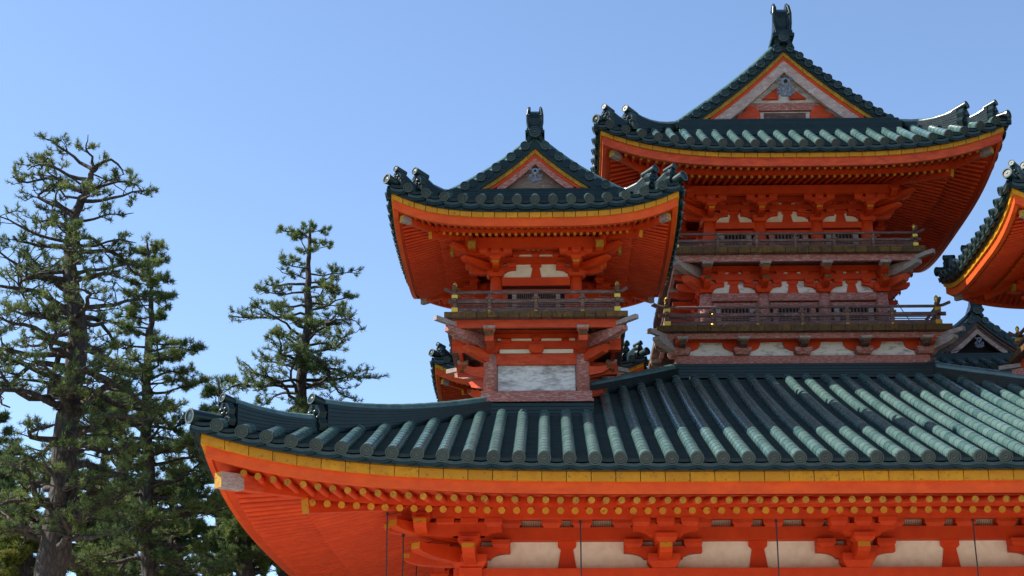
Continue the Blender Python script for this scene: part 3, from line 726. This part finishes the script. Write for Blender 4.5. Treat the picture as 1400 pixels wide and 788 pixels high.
# ================================================================== corner tower
def corner_tower():
    zb=8.0; org=(0,0,zb)
    th=empty('corner_tower',(0,0,0))
    def at(c): return c
    # base
    for k in range(4):
        mb=MB(k); mb.box(-1.13,1.13,-1.13,-.80,8.012,8.235,FADE); mb.box(-1.16,1.16,-1.16,-.8,8.012,8.07,FADE); mb.build('sill_beam',th,org)
        mb=MB(k); mb.box(-.80,.80,-.93,-.89,8.24,8.83,BOARD); mb.box(-.80,.80,-.955,-.90,8.24,8.29,FADE); mb.build('weathered_board',th,org)
        column(-.95,.95,8.237,9.07,.142,FADE,k).build('lower_column',th,org)
        mb=MB(k); mb.box(-.83,.83,-1.0,-.88,8.83,9.062,REDF); mb.build('lower_beam',th,org)
        mb=MB(k); mb.box(-1.0,1.0,-.93,-.87,9.064,9.6,RED); mb.build('lower_wall',th,org)
        mb=MB(k); mb.box(-.76,.76,-.965,-.931,9.085,9.17,WHITE)
        for a in (-.52,.1): mb.box(a,a+.42,-.972,-.931,9.345,9.40,WHITE)
        mb.box(-.80,-.68,-.972,-.931,9.345,9.40,WHITE); mb.box(.68,.80,-.972,-.931,9.345,9.40,WHITE)
        mb.build('plaster_strip',th,org)
        mb=MB(k); mb.box(-1.25,1.25,-1.00,-.93,9.175,9.34,RED); mb.box(-1.25,1.25,-1.0,-.93,9.405,9.5,RED); mb.block(0,-.98,9.065,.30,.17,RED); mb.block(0,-.98,9.34,.16,.09,RED); mb.build('lower_upper_beam',th,org)
        for sx in (-1,):
            bracket(k,sx*.95,.95,9.06,.55,RED,False,MOSS,1.1,0).build('deck_bracket',th,org)
            mb=MB(k); x=sx*.95
            # tail block that carries the deck beam, weathered front
            mb.box(x-.09,x+.09,-1.74,-1.50,9.13,9.40,REDF); mb.box(x-.085,x+.085,-1.755,-1.741,9.24,9.36,MOSS); mb.block(x,-1.62,9.37,.24,.085,GREY); mb.build('deck_tail',th,org)
            mb=MB(k); x=.95; mb.box(x-.09,x+.09,-1.74,-1.50,9.13,9.40,REDF); mb.box(x-.085,x+.085,-1.755,-1.741,9.24,9.36,MOSS); mb.block(x,-1.62,9.37,.24,.085,GREY)
            mb.ext([(-.95,9.40),(-.95,9.16),(-1.3,9.16),(-1.6,9.22),(-1.7,9.30),(-1.7,9.40)],'x',x-.08,x+.08,REDF); mb.build('deck_tail',th,org)
        # curved side arms running out past the corner
        mb=MB(k); mq=MB(k,True)
        for mm in (mb,mq):
          for z0,z1,xo in (((8.60,8.78,1.50),(9.04,9.22,1.66)) if k%2==0 else ((9.04,9.22,1.66),)):
            mm.ext([(-.9,z1),(-.9,z0),(-1.1,z0),(-1.35,z0+.05),(-xo,z0+.14),(-xo-.02,z1+.04),(-1.3,z1)],'y',-1.02,-.86,REDF)
            mm.box(-xo-.026,-xo+.06,-1.025,-.855,z0+.14,z1+.03,MOSS)
        mq.build('corner_bracket',th,org)
        mb.ext([(0,9.42),(0,9.14),(-.35*1.41,9.14),(-.8*1.41,9.24),(-1.0*1.41,9.33),(-1.0*1.41,9.42)],'x',-.08,.08,FADE,off=(-.8,-.8,0),rot=-math.pi/4)
        mb.ext([(0,9.12),(0,8.86),(-.35*1.2,8.88),(-.7*1.2,8.98),(-.78*1.2,9.12)],'x',-.08,.08,REDF,off=(-.8,-.8,0),rot=-math.pi/4)
        mb.build('corner_bracket',th,org)
        # white slanting underside strips and lower projecting joists on the sides
        mb=MB(k)
        for y in (-.55,.0,.55):
            mb.box(-1.5,-.9,y-.07,y+.07,8.62,8.78,REDF,None); mb.box(-1.56,-1.5,y-.075,y+.075,8.60,8.80,GREY)
        mb.build('side_joists',th,org) if False else None
    deck(th,org,1.86,9.592,9.71,1.68,9.42,9.592,.55,2.03,plank=.21)
    railing(th,org,1.66,(9.715,9.825,9.95,10.03,10.14,10.22),(-.95,0,.95),.75,DKWOOD,.16)
    # upper storey
    c=.84
    for k in range(4):
        column(-c,c,9.712,10.80,.125,RED,k).build('upper_column',th,org)
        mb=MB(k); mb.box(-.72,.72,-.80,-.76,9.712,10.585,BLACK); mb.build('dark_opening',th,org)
        mb=MB(k)
        mb.box(-.72,.72,-.84,-.79,10.44,10.52,RED); mb.box(-.72,-.60,-.86,-.78,9.712,10.44,REDF); mb.box(.60,.72,-.86,-.78,9.712,10.44,REDF)
        for x in (-.46,.46): mb.box(x-.045,x+.045,-.86,-.78,9.712,10.44,GREY)
        for x in np.linspace(-.40,.40,19): mb.box(x-.010,x+.010,-.825,-.801,9.712,10.44,DKWOOD)
        mb.build('lattice_window',th,org)
        mb=MB(k); mb.box(-.72,.72,-.90,-.76,10.586,10.768,RED); mb.build('tie_beam',th,org)
        mb=MB(k); mb.box(-.82,.82,-.80,-.76,10.77,11.5,RED); mb.build('upper_wall',th,org)
        panels(k,-.70,.70,.812,10.772,11.085,.55,WHITE).build('wall_panel',th,org)
        strut(k,0,.812,10.772,11.085,.62).build('strut',th,org)
        bracket(k,-c,c,10.77,.55,RED,True,YEL,1.0,0).build('bracket_set',th,org)
        bracket(k,c,c,10.77,.55,RED,True,YEL,1.0,0).build('bracket_set',th,org)
        mb=MB(k)
        mb.box(-1.2,1.2,-.87,-.78,11.09,11.235,RED); mb.box(-.95,.95,-.87,-.78,11.30,11.38,RED); mb.build('through_beam',th,org)
        mb=MB(k); 
        for a in (-.36,.06): mb.box(a,a+.30,-.835,-.80,11.236,11.299,WHITE)
        for x in np.linspace(-.16,.16,4): mb.box(x-.03,x+.03,-.845,-.80,11.385,11.44,WHITE)
        mb.build('frieze_panel',th,org)
        for x in (-.42,0,.42): mb=MB(k); mb.block(x,-.86,11.225,.14,.09,RED); mb.build('frieze_block',th,org)
        mb=MB(k); mb.box(-1.62,1.62,-1.46,-1.30,11.235,11.47,RED); mb.build('purlin',th,org)
        # big side noses and corner arms
        mb=MB(k); mq=MB(k,True)
        for mm in (mb,mq):
          for (xo,z0,z1,y) in ((1.42,10.92,11.08,-.84),(1.78,11.10,11.27,-1.32)):
            mm.ext([(-.7,z1),(-.7,z0),(-1.1,z0),(-xo+.18,z0+.02),(-xo,z0+.09),(-xo,z1)],'y',y-.075,y+.075,RED)
            mm.box(-xo-.004,-xo+.06,y-.079,y+.079,z0+.02,z1+.004,YELD)
            mm.block(-xo+.22,y,z1,.2,.10,RED)
        mq.build('corner_bracket',th,org)
        for (LL,z0,z1) in ((.95,10.88,11.04),(1.28,11.1,11.25)):
            mb.ext([(0,z1),(0,z0),(-LL*.6,z0),(-LL*.9,z0+.06),(-LL,z0+.1),(-LL,z1)],'x',-.07,.07,RED,off=(-c,-c,0),rot=-math.pi/4)
        mb.build('corner_bracket',th,org)
    rf=Roof(kind='irimoya',W=2.975,gw=1.55,v=1.95,z0=11.676,a=.42,b=.021,H=.48,p=3.6,q=2,pitch=.363,r=.092,tl=.28)
    for k in range(4): roof_side(rf,k,.11).build('tiled_roof_slope',th,org)
    E=dict(s=.5,dk=-.215,ye=-.325,rd=-.50,oy=.09,orr=.13,yseg=.235,fo=.275,go=.975,fz=-.462,gz=-.353,fin=.22,rr=.031,sl=.27,rp=.134,ho=2.69,hoz=11.42,hi=2.15,hiz=11.26,sn=0,fend=.2)
    for k in range(4): zf,zg=eave_under(rf,k,E,c,th,org)
    hip_beams(rf,E,th,org,c+.1,zf,zg)
    for k in range(4): hip_ridge(rf,k,th,org,1.70,2.36,2.74,(.15,.46,.16,.36),.105,.55)
    G=dict(zf=12.36,g1=.20,g2=.29,g3=.52,gn=6,gm=FADE,gwall=GREY2,gp=.72,gps=.52,rz=.16,rw=.31,rh=.60)
    gable(rf,G,th,org,True,.55); gable(rf,G,th,org,False,.55)
    irimoya_top(rf,G,th,org,.55)
    return th
t0=corner_tower()
TG='four corner towers standing on the hall roof'
spots=[((-6.2,-6.2),'small vermilion tower on the front of the hall roof, whole from base to ridge'),
       ((-6.2,6.2),'rear corner tower showing only roof corners behind the complete small tower'),
       ((6.2,-6.2),'near corner tower at the right edge, only its sweeping eave corner in view'),
       ((6.2,6.2),'rear corner tower with dark gable, right of the large central tower')]
for i,((x,y),l) in enumerate(spots):
    o=t0 if i==0 else children_copy(t0)
    o.location=(XC+x,YC+y,8.0+EYE); tag(o,l,'tower',TG)

for ch in o.children:  # rear right gable: aged wood, plus central tower's shade put into its colours
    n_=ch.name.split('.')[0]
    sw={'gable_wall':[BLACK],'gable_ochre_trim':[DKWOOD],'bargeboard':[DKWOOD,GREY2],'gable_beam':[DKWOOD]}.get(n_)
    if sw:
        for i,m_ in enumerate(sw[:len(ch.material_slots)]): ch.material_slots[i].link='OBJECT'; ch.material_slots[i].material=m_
# ================================================================== central tower
def central_tower():
    zb=10.0; org=(0,0,zb)
    th=empty('central_tower',(XC,YC,zb+EYE),'largest vermilion tower with two balconies and a broad gabled teal roof','tower')
    ub=[-2.83+1.415*i for i in range(5)]
    for k in range(4):
        mb=MB(k); mb.box(-2.95,2.95,-2.95,-2.6,10.002,10.225,FADE); mb.build('sill_beam',th,org)
        mb=MB(k); mb.box(-2.85,2.85,-2.82,-2.76,10.226,10.62,WORNW); mb.build('base_panel',th,org)
        mb=MB(k)   # red arms leave cream bell-shaped panels
        for u in ub:
            mb.ext([(u+x,z) for x,z in [(-.44,10.60),(-.44,10.52),(-.40,10.44),(-.28,10.38),(-.20,10.36),(-.14,10.30),(.14,10.30),(.20,10.36),(.28,10.38),(.40,10.44),(.44,10.52),(.44,10.60)]],'y',-2.90,-2.821,RED)
        mb.box(-2.85,2.85,-2.87,-2.823,10.585,10.70,RED); mb.build('base_arms',th,org)
        for u in ub:
            b=MB(k); b.block(u,-2.93,10.228,.40,.16,FADE)
            b.ext([(-2.9,10.55),(-2.9,10.36),(-3.1,10.36),(-3.35,10.40),(-3.42,10.47),(-3.42,10.55)],'x',u-.08,u+.08,DKWOOD)
            b.block(u,-3.32,10.485,.26,.075,GREY); b.box(u-.082,u+.082,-3.425,-3.415,10.44,10.53,MOSS)
            b.build('base_bracket',th,org)
        mb=MB(k)
        mb.ext([(0,10.56),(0,10.30),(-.5,10.32),(-.85,10.40),(-1.0,10.48),(-1.0,10.56)],'x',-.1,.1,GREY,off=(-2.75,-2.75,0),rot=-math.pi/4)
        mq=MB(k,True)
        for mm in (mb,mq): mm.ext([(-2.7,10.56),(-2.7,10.36),(-3.0,10.36),(-3.35,10.44),(-3.42,10.56)],'y',-3.0,-2.84,REDF)
        mb.build('corner_bracket',th,org); mq.build('corner_bracket',th,org)
    deck(th,org,3.42,10.692,10.838,3.24,10.56,10.692,.6,3.62,plank=.30,m=FADE)
    railing(th,org,3.16,(10.842,10.975,11.12,11.20,11.31,11.385),(-2.1,-1.05,0,1.05,2.1),.9,DKWOOD,.24)
    # middle storey
    c=2.12; um=[-c,-.735,.735,c]
    def storey(c,um,z0,zbm,zt,zp,s,pan,red,rail_low,k,dz):
        for i in range(3):
            column(um[i],c,z0,zbm+.17,.155,red,k).build('column',th,org)
            a,b=um[i],um[i+1]; mid=(a+b)/2
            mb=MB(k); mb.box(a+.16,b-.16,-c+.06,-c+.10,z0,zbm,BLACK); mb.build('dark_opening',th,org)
            mb=MB(k)
            for q in np.linspace(a+.36,b-.36,int((b-a-.7)/.075)): mb.box(q-.018,q+.018,-c+.02,-c+.058,z0,zbm-.12,DKWOOD)
            for q in (a+.28,b-.28): mb.box(q-.06,q+.06,-c-.02,-c+.06,z0,zbm-.12,GREY if i!=1 else FADE)
            mb.box(a+.16,b-.16,-c-.01,-c+.06,zbm-.12,zbm-.03,red); mb.build('lattice_window',th,org)
            mb=MB(k); mb.box(a+.13,b-.13,-c-.08,-c+.08,zbm,zt,red); mb.build('tie_beam',th,org)
            panels(k,a+.1,b-.1,c-.04,zt+.002,zp,s,pan).build('wall_panel',th,org)
            strut(k,mid,c-.04,zt+.002,zp,.75).build('strut',th,org)
            for x in (mid-.30,mid+.30): mb=MB(k); mb.block(x,-c+.0,zp+.14,.20,.11,RED); mb.build('frieze_block',th,org)
            mb=MB(k); mb.box(a+.5,mid-.12,-c-.012,-c+.04,zp+.15,zp+.215,pan); mb.box(mid+.12,b-.5,-c-.012,-c+.04,zp+.15,zp+.215,pan); mb.build('frieze_panel',th,org)
        mb=MB(k); mb.box(-c-.25,c+.25,-c-.09,-c+.05,zp,zp+.145,RED); mb.build('through_beam',th,org)
        mb=MB(k); mb.box(-c+.0,c-.0,-c-.0,-c+.06,zp+.14,zp+dz,RED); mb.build('upper_wall',th,org)
        mb=MB(k); mb.box(-c+.0,c-.0,-c-.08,-c+.0,zp+.22,zp+.36,RED); mb.build('upper_beam',th,org)
    for k in range(4):
        storey(c,um,10.84,11.83,12.02,12.36,.6,WORNW,FADE,0,k,.40)
        for i in range(4):
            b=bracket(k,um[i],c,12.02,.60,RED,False,MOSS,1.1,0)
            u=um[i]; b.ext([(-c,12.60),(-c,12.36),(-c-.45,12.36),(-c-.7,12.42),(-c-.78,12.50),(-c-.78,12.60)],'x',u-.085,u+.085,REDF)
            b.block(u,-c-.66,12.52,.26,.085,GREY); b.box(u-.087,u+.087,-c-.785,-c-.775,12.44,12.54,MOSS); b.build('bracket_set',th,org)
        mb=MB(k)
        mb.ext([(0,12.62),(0,12.34),(-.5,12.36),(-.95,12.46),(-1.12,12.52),(-1.12,12.62)],'x',-.1,.1,GREY,off=(-c,-c,0),rot=-math.pi/4)
        mb.ext([(0,12.32),(0,12.08),(-.4,12.10),(-.7,12.18),(-.78,12.32)],'x',-.1,.1,REDF,off=(-c,-c,0),rot=-math.pi/4)
        mq=MB(k,True)
        for z0,z1,xo in ((12.10,12.28,c+.45),(12.38,12.56,c+.72)):
          for mm in (mb,mq): mm.ext([(-c+.1,z1),(-c+.1,z0),(-c-.2,z0),(-xo+.12,z0+.05),(-xo,z0+.12),(-xo,z1)],'y',-c-.09,-c+.07,REDF)
        mb.build('corner_bracket',th,org); mq.build('corner_bracket',th,org)
    deck(th,org,3.05,12.762,12.905,2.88,12.60,12.762,.6,3.2,plank=.27,m=FADE)
    railing(th,org,2.86,(12.908,12.99,13.10,13.16,13.27,13.34),(-1.86,-.93,0,.93,1.86),.72,DKWOOD,.18)
    c=1.93; um=[-c,-.70,.70,c]
    for k in range(4):
        storey(c,um,12.91,13.77,13.93,14.25,.6,WHITE,RED,0,k,.9)
        for i in range(4):
            bracket(k,um[i],c,13.93,.60,RED,True,YEL,1.0,0).build('bracket_set',th,org)
        mb=MB(k); mb.box(-c-.75,c+.75,-c-.70,-c-.54,14.44,14.66,RED); mb.build('purlin',th,org)
        mb=MB(k); mq=MB(k,True)
        for (xo,z0,z1,y) in ((c+.62,14.10,14.26,-c),(c+1.0,14.30,14.46,-c-.54)):
          for mm in (mb,mq):
            mm.ext([(-c+.1,z1),(-c+.1,z0),(-c-.3,z0),(-xo+.18,z0+.02),(-xo,z0+.09),(-xo,z1)],'y',y-.08,y+.08,RED); mm.block(-xo+.22,y,z1,.2,.10,RED)
        mq.build('corner_bracket',th,org)
        for (LL,z0,z1) in ((1.0,14.02,14.18),(1.4,14.28,14.43)):
            mb.ext([(0,z1),(0,z0),(-LL*.6,z0),(-LL*.9,z0+.06),(-LL,z0+.1),(-LL,z1)],'x',-.08,.08,RED,off=(-c,-c,0),rot=-math.pi/4)
        mb.build('corner_bracket',th,org)
    rf=Roof(kind='irimoya',W=4.79,gw=2.45,v=2.9,z0=14.80,a=.60,b=.0062,H=.66,p=3.4,q=2,pitch=.373,r=.098,tl=.30)
    for k in range(4): roof_side(rf,k,.11).build('tiled_roof_slope',th,org)
    E=dict(s=.62,dk=-.185,ye=-.29,rd=-.49,oy=.10,orr=.15,yseg=.30,fo=.35,go=1.10,fz=-.465,gz=-.36,fin=.28,rr=.036,sl=.27,rp=.178,ho=4.44,hoz=14.76,hi=3.68,hiz=14.50,sn=0,redm=REDF)
    for k in range(4): zf,zg=eave_under(rf,k,E,c,th,org)
    hip_beams(rf,E,th,org,c+.1,zf,zg)
    for k in range(4): hip_ridge(rf,k,th,org,2.6,3.95,4.5,(.20,.52,.20,.42),.135,.72)
    G=dict(ff=.42,zf=16.27,g1=.17,g2=.28,g3=.70,gn=12,gm=GREY2,gwall=WORNW,gp=1.02,gps=.85,rz=.25,rw=.42,rh=.95,gdetail=True)
    gable(rf,G,th,org,True,.7); gable(rf,G,th,org,False,.7)
    irimoya_top(rf,G,th,org,.7)
central_tower()
# wire from the central tower to the rear right tower
def wire():
    a=Vector((2.35,-2.0,12.15)); b=Vector((6.2-.6,6.2-2.2,13.6-1.2)); 
    mb=MB(); n=16; pr=None
    for i in range(n+1):
        q=i/n; p=a.lerp(b,q)-Vector((0,0,.55*4*q*(1-q))); 
        if pr is not None: mb.rod(pr-a,p-a,.012,.012,WIRE,6,WIRE,True,.5,WIRE)
        pr=p
    o=mb.build('sagging_wire'); o.location=(XC+a.x,YC+a.y,a.z+EYE); tag(o,'thin black wire sagging from the central tower to the rear right tower','cable')
wire()

# ================================================================== pines
_a,_p,_f=YAW,PIT,FPX
_F=np.array([math.sin(_a)*math.cos(_p),math.cos(_a)*math.cos(_p),math.sin(_p)]); _R=np.array([math.cos(_a),-math.sin(_a),0]); _U=np.cross(_R,_F)
def place(px,py,Y):
    d=_F+_R*(px-700)/_f-_U*(py-394)/_f; q=d*(Y/d[1]); return np.array([q[0],Y,q[2]+EYE])
class Tubes:
    def __init__(s): s.V=[];s.Fc=[];s.n=0
    def add(s,pts,rad,n=6):
        pts=np.array(pts); m=len(pts); d=np.gradient(pts,axis=0); d/=np.linalg.norm(d,axis=1)[:,None]+1e-9
        ref=np.array([.31,.12,.94]) if abs(d[0][2])<.9 else np.array([1,.1,0.])
        u=np.cross(d,ref); u/=np.linalg.norm(u,axis=1)[:,None]+1e-9; w_=np.cross(u,d)
        a=np.linspace(0,2*np.pi,n,endpoint=False); rad=np.array(rad)
        ring=pts[:,None,:]+(u[:,None,:]*np.cos(a)[None,:,None]+w_[:,None,:]*np.sin(a)[None,:,None])*rad[:,None,None]
        s.V.append(ring.reshape(-1,3))
        i=np.arange(m-1)[:,None]*n; j=np.arange(n)[None,:]; k=(j+1)%n
        f=np.stack([i+j,i+k,i+n+k,i+n+j],-1).reshape(-1,4)+s.n; s.Fc.append(f); s.n+=m*n
    def build(s,name,m,parent,org):
        V=np.concatenate(s.V)-org; F_=np.concatenate(s.Fc); return quick(name,V,F_,m,parent,True)
def quick(name,V,F_,m,parent,smooth,tone=None):
    me=bpy.data.meshes.new(name); k=F_.shape[1]
    me.vertices.add(len(V)); me.vertices.foreach_set('co',V.astype(np.float32).ravel())
    me.loops.add(F_.size); me.loops.foreach_set('vertex_index',F_.astype(np.int32).ravel())
    me.polygons.add(len(F_)); me.polygons.foreach_set('loop_start',np.arange(len(F_),dtype=np.int32)*k)
    me.polygons.foreach_set('use_smooth',np.full(len(F_),smooth))
    me.materials.append(m)
    if tone is not None:
        at=me.attributes.new('tone','FLOAT','FACE'); at.data.foreach_set('value',tone.astype(np.float32))
    me.update(calc_edges=True); o=bpy.data.objects.new(name,me); COL.objects.link(o); o.parent=parent; return o
def tuft_mesh(name,C,A,m,parent,org,nn,ln,wd,tones):
    C=np.array(C);A=np.array(A);M=len(C); tones=np.array(tones)
    d=rng.normal(size=(M,nn,3)); d/=np.linalg.norm(d,axis=2)[...,None]
    d=d*.95+A[:,None,:]*.75; d/=np.linalg.norm(d,axis=2)[...,None]
    L=ln*rng.uniform(.65,1.1,(M,nn,1)); base=C[:,None,:]-org+d*ln*.05+A[:,None,:]*rng.uniform(-.6,.3,(M,nn,1))*ln
    side=np.cross(d,rng.normal(size=(M,nn,3))); side/=np.linalg.norm(side,axis=2)[...,None]
    V=np.stack([base-side*wd/2,base+side*wd/2,base+d*L],2).reshape(-1,3)
    F_=np.arange(len(V)).reshape(-1,3); t=np.clip(np.repeat(tones,nn)+rng.uniform(-.2,.2,M*nn),0,1)
    return quick(name,V,F_,m,parent,False,t)
def wander(p,d,L,n,jit,up,r):
    """crooked path from p in direction d"""
    pts=[p]; d=d/np.linalg.norm(d); st=L/n
    for i in range(n):
        d=d+rng.normal(size=3)*jit*np.array([1,1,.6]); d[2]*=.86; d[2]+=up; d/=np.linalg.norm(d); p=p+d*st*rng.uniform(.8,1.2); pts.append(p)
    return np.array(pts),d
def pine(label,trunk,Y,env,nl,y_lo,extra=(),m=NEEDLE,ln=.15,wd=.016,nn=24,sub=(6,9),tw=(3,5),dens=1.0,lean=1.0,trm=BARK,flat=.5,name='pine_tree',cat='pine tree',depth=.85,group=None):
    top=[place(x,y,Y) for x,y,w_ in trunk]; z0=np.linalg.norm(top[0]-np.array([0,0,EYE])); k=z0/FPX*.97
    pts=np.array(top[::1]); rad=np.array([w_*k/2 for _,_,w_ in trunk])
    # reach the ground below the frame
    g=pts[0].copy(); steps=max(2,int(g[2]/1.2)); low=[np.array([g[0]+.12*math.sin(i*.9),g[1],g[2]*(1-i/steps)-.15*(i==steps)]) for i in range(steps,0,-1)]
    lr=[rad[0]*(1+.45*(i/steps)**2) for i in range(steps,0,-1)]
    P=np.vstack([low,pts]); Rr=np.concatenate([lr,rad])
    # refine
    t=np.arange(len(P)); T=np.linspace(0,len(P)-1,len(P)*4); P2=np.stack([np.interp(T,t,P[:,i]) for i in range(3)],1); R2=np.interp(T,t,Rr)
    P2[:,0]+=rng.normal(size=len(P2))*.02+.05*np.sin(P2[:,2]*1.7+rng.uniform(0,6)); P2[:,1]+=rng.normal(size=len(P2))*.03; R2*=rng.uniform(.94,1.08,len(R2))
    org=np.array([P[0][0],P[0][1],0.0]); th=empty(name,tuple(org),label,cat,group)
    tb=Tubes(); tb.add(P2,R2,14); tb.build('trunk',trm,th,org)
    lim=Tubes(); twg=Tubes(); C=[];A=[];TN=[]
    ty=np.array([q[1] for q in trunk])[::-1]; tx=np.array([q[0] for q in trunk])[::-1]
    ey=np.array([e[0] for e in env]); el=np.array([e[1] for e in env]); er=np.array([e[2] for e in env])
    def tuftat(p,d,tone):
        a=d*.5+np.array([0,0,.8])+rng.normal(size=3)*.2; a/=np.linalg.norm(a); C.append(p);A.append(a);TN.append(tone)
    def limb(p0,d,L,r0,tone,up=.02):
        n=max(7,int(L/.22)); pts,dd=wander(p0,d,L,n,.36,up,r0); rr=np.linspace(r0,r0*.22,n+1); lim.add(pts,rr,7)
        nsub=rng.integers(*sub); sc=max(.5,min(1.25,L/2.0))
        for s_ in range(int(nsub*max(.6,L/1.9)*dens)):
            q=rng.uniform(.28,1.0)**.8; i=min(n-1,int(q*n)); b=pts[i]; dl=pts[i+1]-pts[i]; dl/=np.linalg.norm(dl)
            sd=np.cross(dl,[0,0,1])*(1 if s_%2 else -1); sd/=np.linalg.norm(sd)+1e-9
            sdir=dl*rng.uniform(.2,.9)+sd*rng.uniform(.4,1)+np.array([0,0,rng.uniform(-.02,.22)])
            Ls=rng.uniform(.35,.75)*sc*(1.25-q*.5); m_=5; sp,d2=wander(b,sdir,Ls,m_,.34,.03,0); r1=max(.010,rr[i]*.45); twg.add(sp,np.linspace(r1,.008,m_+1),5)
            for t_ in range(rng.integers(*tw)):
                j=rng.integers(2,m_+1); b2=sp[j]; d3=d2*.6+rng.normal(size=3)*.6; d3[2]=abs(d3[2])*flat+.15; l2=rng.uniform(.07,.19)*sc
                d3/=np.linalg.norm(d3); e=b2+d3*l2; mid=b2+d3*l2*.5+rng.normal(size=3)*.015; twg.add([b2,mid,e],[.010,.008,.006],4)
                tn=np.clip(tone+rng.uniform(-.2,.2),0,1); tuftat(e,d3,tn)
                if rng.random()<.6: tuftat(mid,d3,tn)
    ymin,ymax=min(ty),y_lo
    for i in range(nl):
        q=(i+.5)/nl; y=ymin+6+(ymax-ymin-6)*q**.9; x=float(np.interp(y,ty,tx)); base=place(x,y,Y)
        az=i*2.4+rng.uniform(-.5,.5); cx,cy=math.cos(az),math.sin(az)
        e=float(np.interp(y-10,ey,er if cx>0 else el)); Rm=abs(e-x)*k
        Ra=abs(float(np.interp(y-10,ey,er))-float(np.interp(y-10,ey,el)))*k/2*depth
        L=(Rm*abs(cx)+Ra*abs(cy))/(abs(cx)+abs(cy))*rng.uniform(.8,1.0)
        d=np.array([cx,cy,rng.uniform(.0,.35) if q<.4 else rng.uniform(-.15,.25)]); r0=float(np.interp(base[2],P2[:,2],R2))*.42
        limb(base,d,max(L,.35),max(.016,min(r0*.85,.085)),rng.uniform(.1,.9))
    for (x0,y0,x1,y1,dy,r) in extra:   # limbs read off the picture
        a=place(x0,y0,Y); b=place(x1,y1,Y+dy); limb(a,b-a,np.linalg.norm(b-a)*1.0,r,rng.uniform(.2,.9),0.0)
    for s_ in range(8): tuftat(P2[-1]+rng.normal(size=3)*.08,np.array([0,0,1.]),.5)
    lim.build('limbs',trm,th,org); twg.build('twigs',TWIG,th,org)
    tuft_mesh('needles',C,A,m,th,org,nn,ln,wd,TN)
    return th
pine('tall black pine with thick cracked trunk and open crooked crown at the far left',
     [(70,800,43),(76,730,40),(90,640,35),(98,560,31),(102,500,28),(104,440,25),(98,390,22),(97,340,17),(104,290,13),(114,262,11),(122,240,8),(129,226,5)],31.5,
     [(170,60,190),(200,20,198),(240,0,205),(280,-30,210),(340,-60,225),(420,-90,240),(500,-90,250),(600,-80,240),(700,-60,230),(788,-40,220)],80,760,
     extra=[(127,232,82,176,.3,.05),(128,228,128,176,-.3,.035),(127,230,184,192,-.4,.045),(120,246,30,205,-.3,.05),(104,300,-5,285,.3,.06),(112,275,195,290,-.5,.05),(112,262,10,228,.5,.06),(112,262,196,250,.6,.05),(98,340,2,290,-.6,.07),(98,350,200,300,.9,.06),(100,395,-10,300,.4,.07),
            (103,440,-20,440,-.9,.09),(100,470,0,560,.5,.08),(98,540,-20,600,-1.2,.09),(104,455,210,395,-1.2,.08),(100,520,180,600,1.2,.09),(100,560,240,520,-1.2,.09),(92,640,-20,690,.8,.09),(92,650,200,700,-1,.09),(85,690,170,788,-.7,.08)],
     dens=.9,nn=20,ln=.105,wd=.013,tw=(3,6),sub=(8,12))
pine('slender conical pine with thin trunk just behind the thick trunked pine',
     [(206,800,20),(200,700,18),(200,620,16),(202,540,13),(203,470,10),(205,400,6),(206,345,4),(204,325,2)],38,
     [(320,190,220),(360,168,240),(420,150,258),(500,125,305),(560,110,325),(640,95,345),(720,90,340),(788,80,350)],90,780,m=NEEDLE,dens=1.25,nn=20,ln=.13,wd=.0155,tw=(4,6),sub=(8,11))
pine('isolated layered pine whose crown rises above the left end of the hall roof',
     [(408,800,22),(412,700,21),(414,600,18),(413,540,16),(419,450,12),(420,390,10),(426,340,6),(424,306,3)],44,
     [(300,372,450),(325,362,448),(360,345,500),(400,338,520),(440,318,515),(480,320,530),(520,305,570),(560,300,575),(620,290,560),(700,280,560),(788,280,560)],80,780,
     extra=[(424,330,372,315,.2,.04),(424,330,452,322,.3,.03),(421,390,345,372,.3,.05),(421,395,490,380,-.3,.05),(419,440,320,425,.4,.06),(419,450,508,405,.4,.05),(416,500,320,500,-.4,.06),(416,490,545,515,-.5,.06),(414,530,305,545,.5,.06),(414,520,500,540,.5,.06)],
     m=NEEDLE,dens=.9,ln=.13,wd=.0165,flat=.28,nn=20,tw=(3,6),sub=(8,12))
BT='dense trees in the grove behind the pines'
def bushy(label,x,yt,w,Y,m,nl=46,**kw):
    pine(label,[(x+6,800,26),(x+4,700,20),(x,yt+80,9),(x,yt,3)],Y,[(yt,x-w*.25,x+w*.25),(yt+60,x-w*.7,x+w*.7),(yt+130,x-w,x+w),(800,x-w*1.1,x+w*1.1)],nl,790,m=m,dens=1.15,ln=.19,wd=.026,nn=22,tw=(3,6),group=BT,**kw)
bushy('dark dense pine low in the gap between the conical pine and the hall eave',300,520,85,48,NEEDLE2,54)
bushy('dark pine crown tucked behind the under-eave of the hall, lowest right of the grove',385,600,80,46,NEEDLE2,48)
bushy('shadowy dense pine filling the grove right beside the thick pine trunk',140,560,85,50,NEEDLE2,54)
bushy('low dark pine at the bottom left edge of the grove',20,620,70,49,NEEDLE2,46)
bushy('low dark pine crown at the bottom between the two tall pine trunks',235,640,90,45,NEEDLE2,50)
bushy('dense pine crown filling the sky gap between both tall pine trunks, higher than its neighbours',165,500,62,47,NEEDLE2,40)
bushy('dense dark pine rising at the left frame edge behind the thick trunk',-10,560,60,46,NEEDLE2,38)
bushy('low bushy pine at the very bottom just left of the hall eave underside',330,680,80,43,NEEDLE,36)
bushy('low bushy pine at the bottom right beside the thick cracked trunk',110,690,70,42,NEEDLE,34)
bushy('low yellow green tree at the bottom left corner below the pines',30,680,55,44,NEEDLE3,34,name='yellow_green_tree',cat='tree')
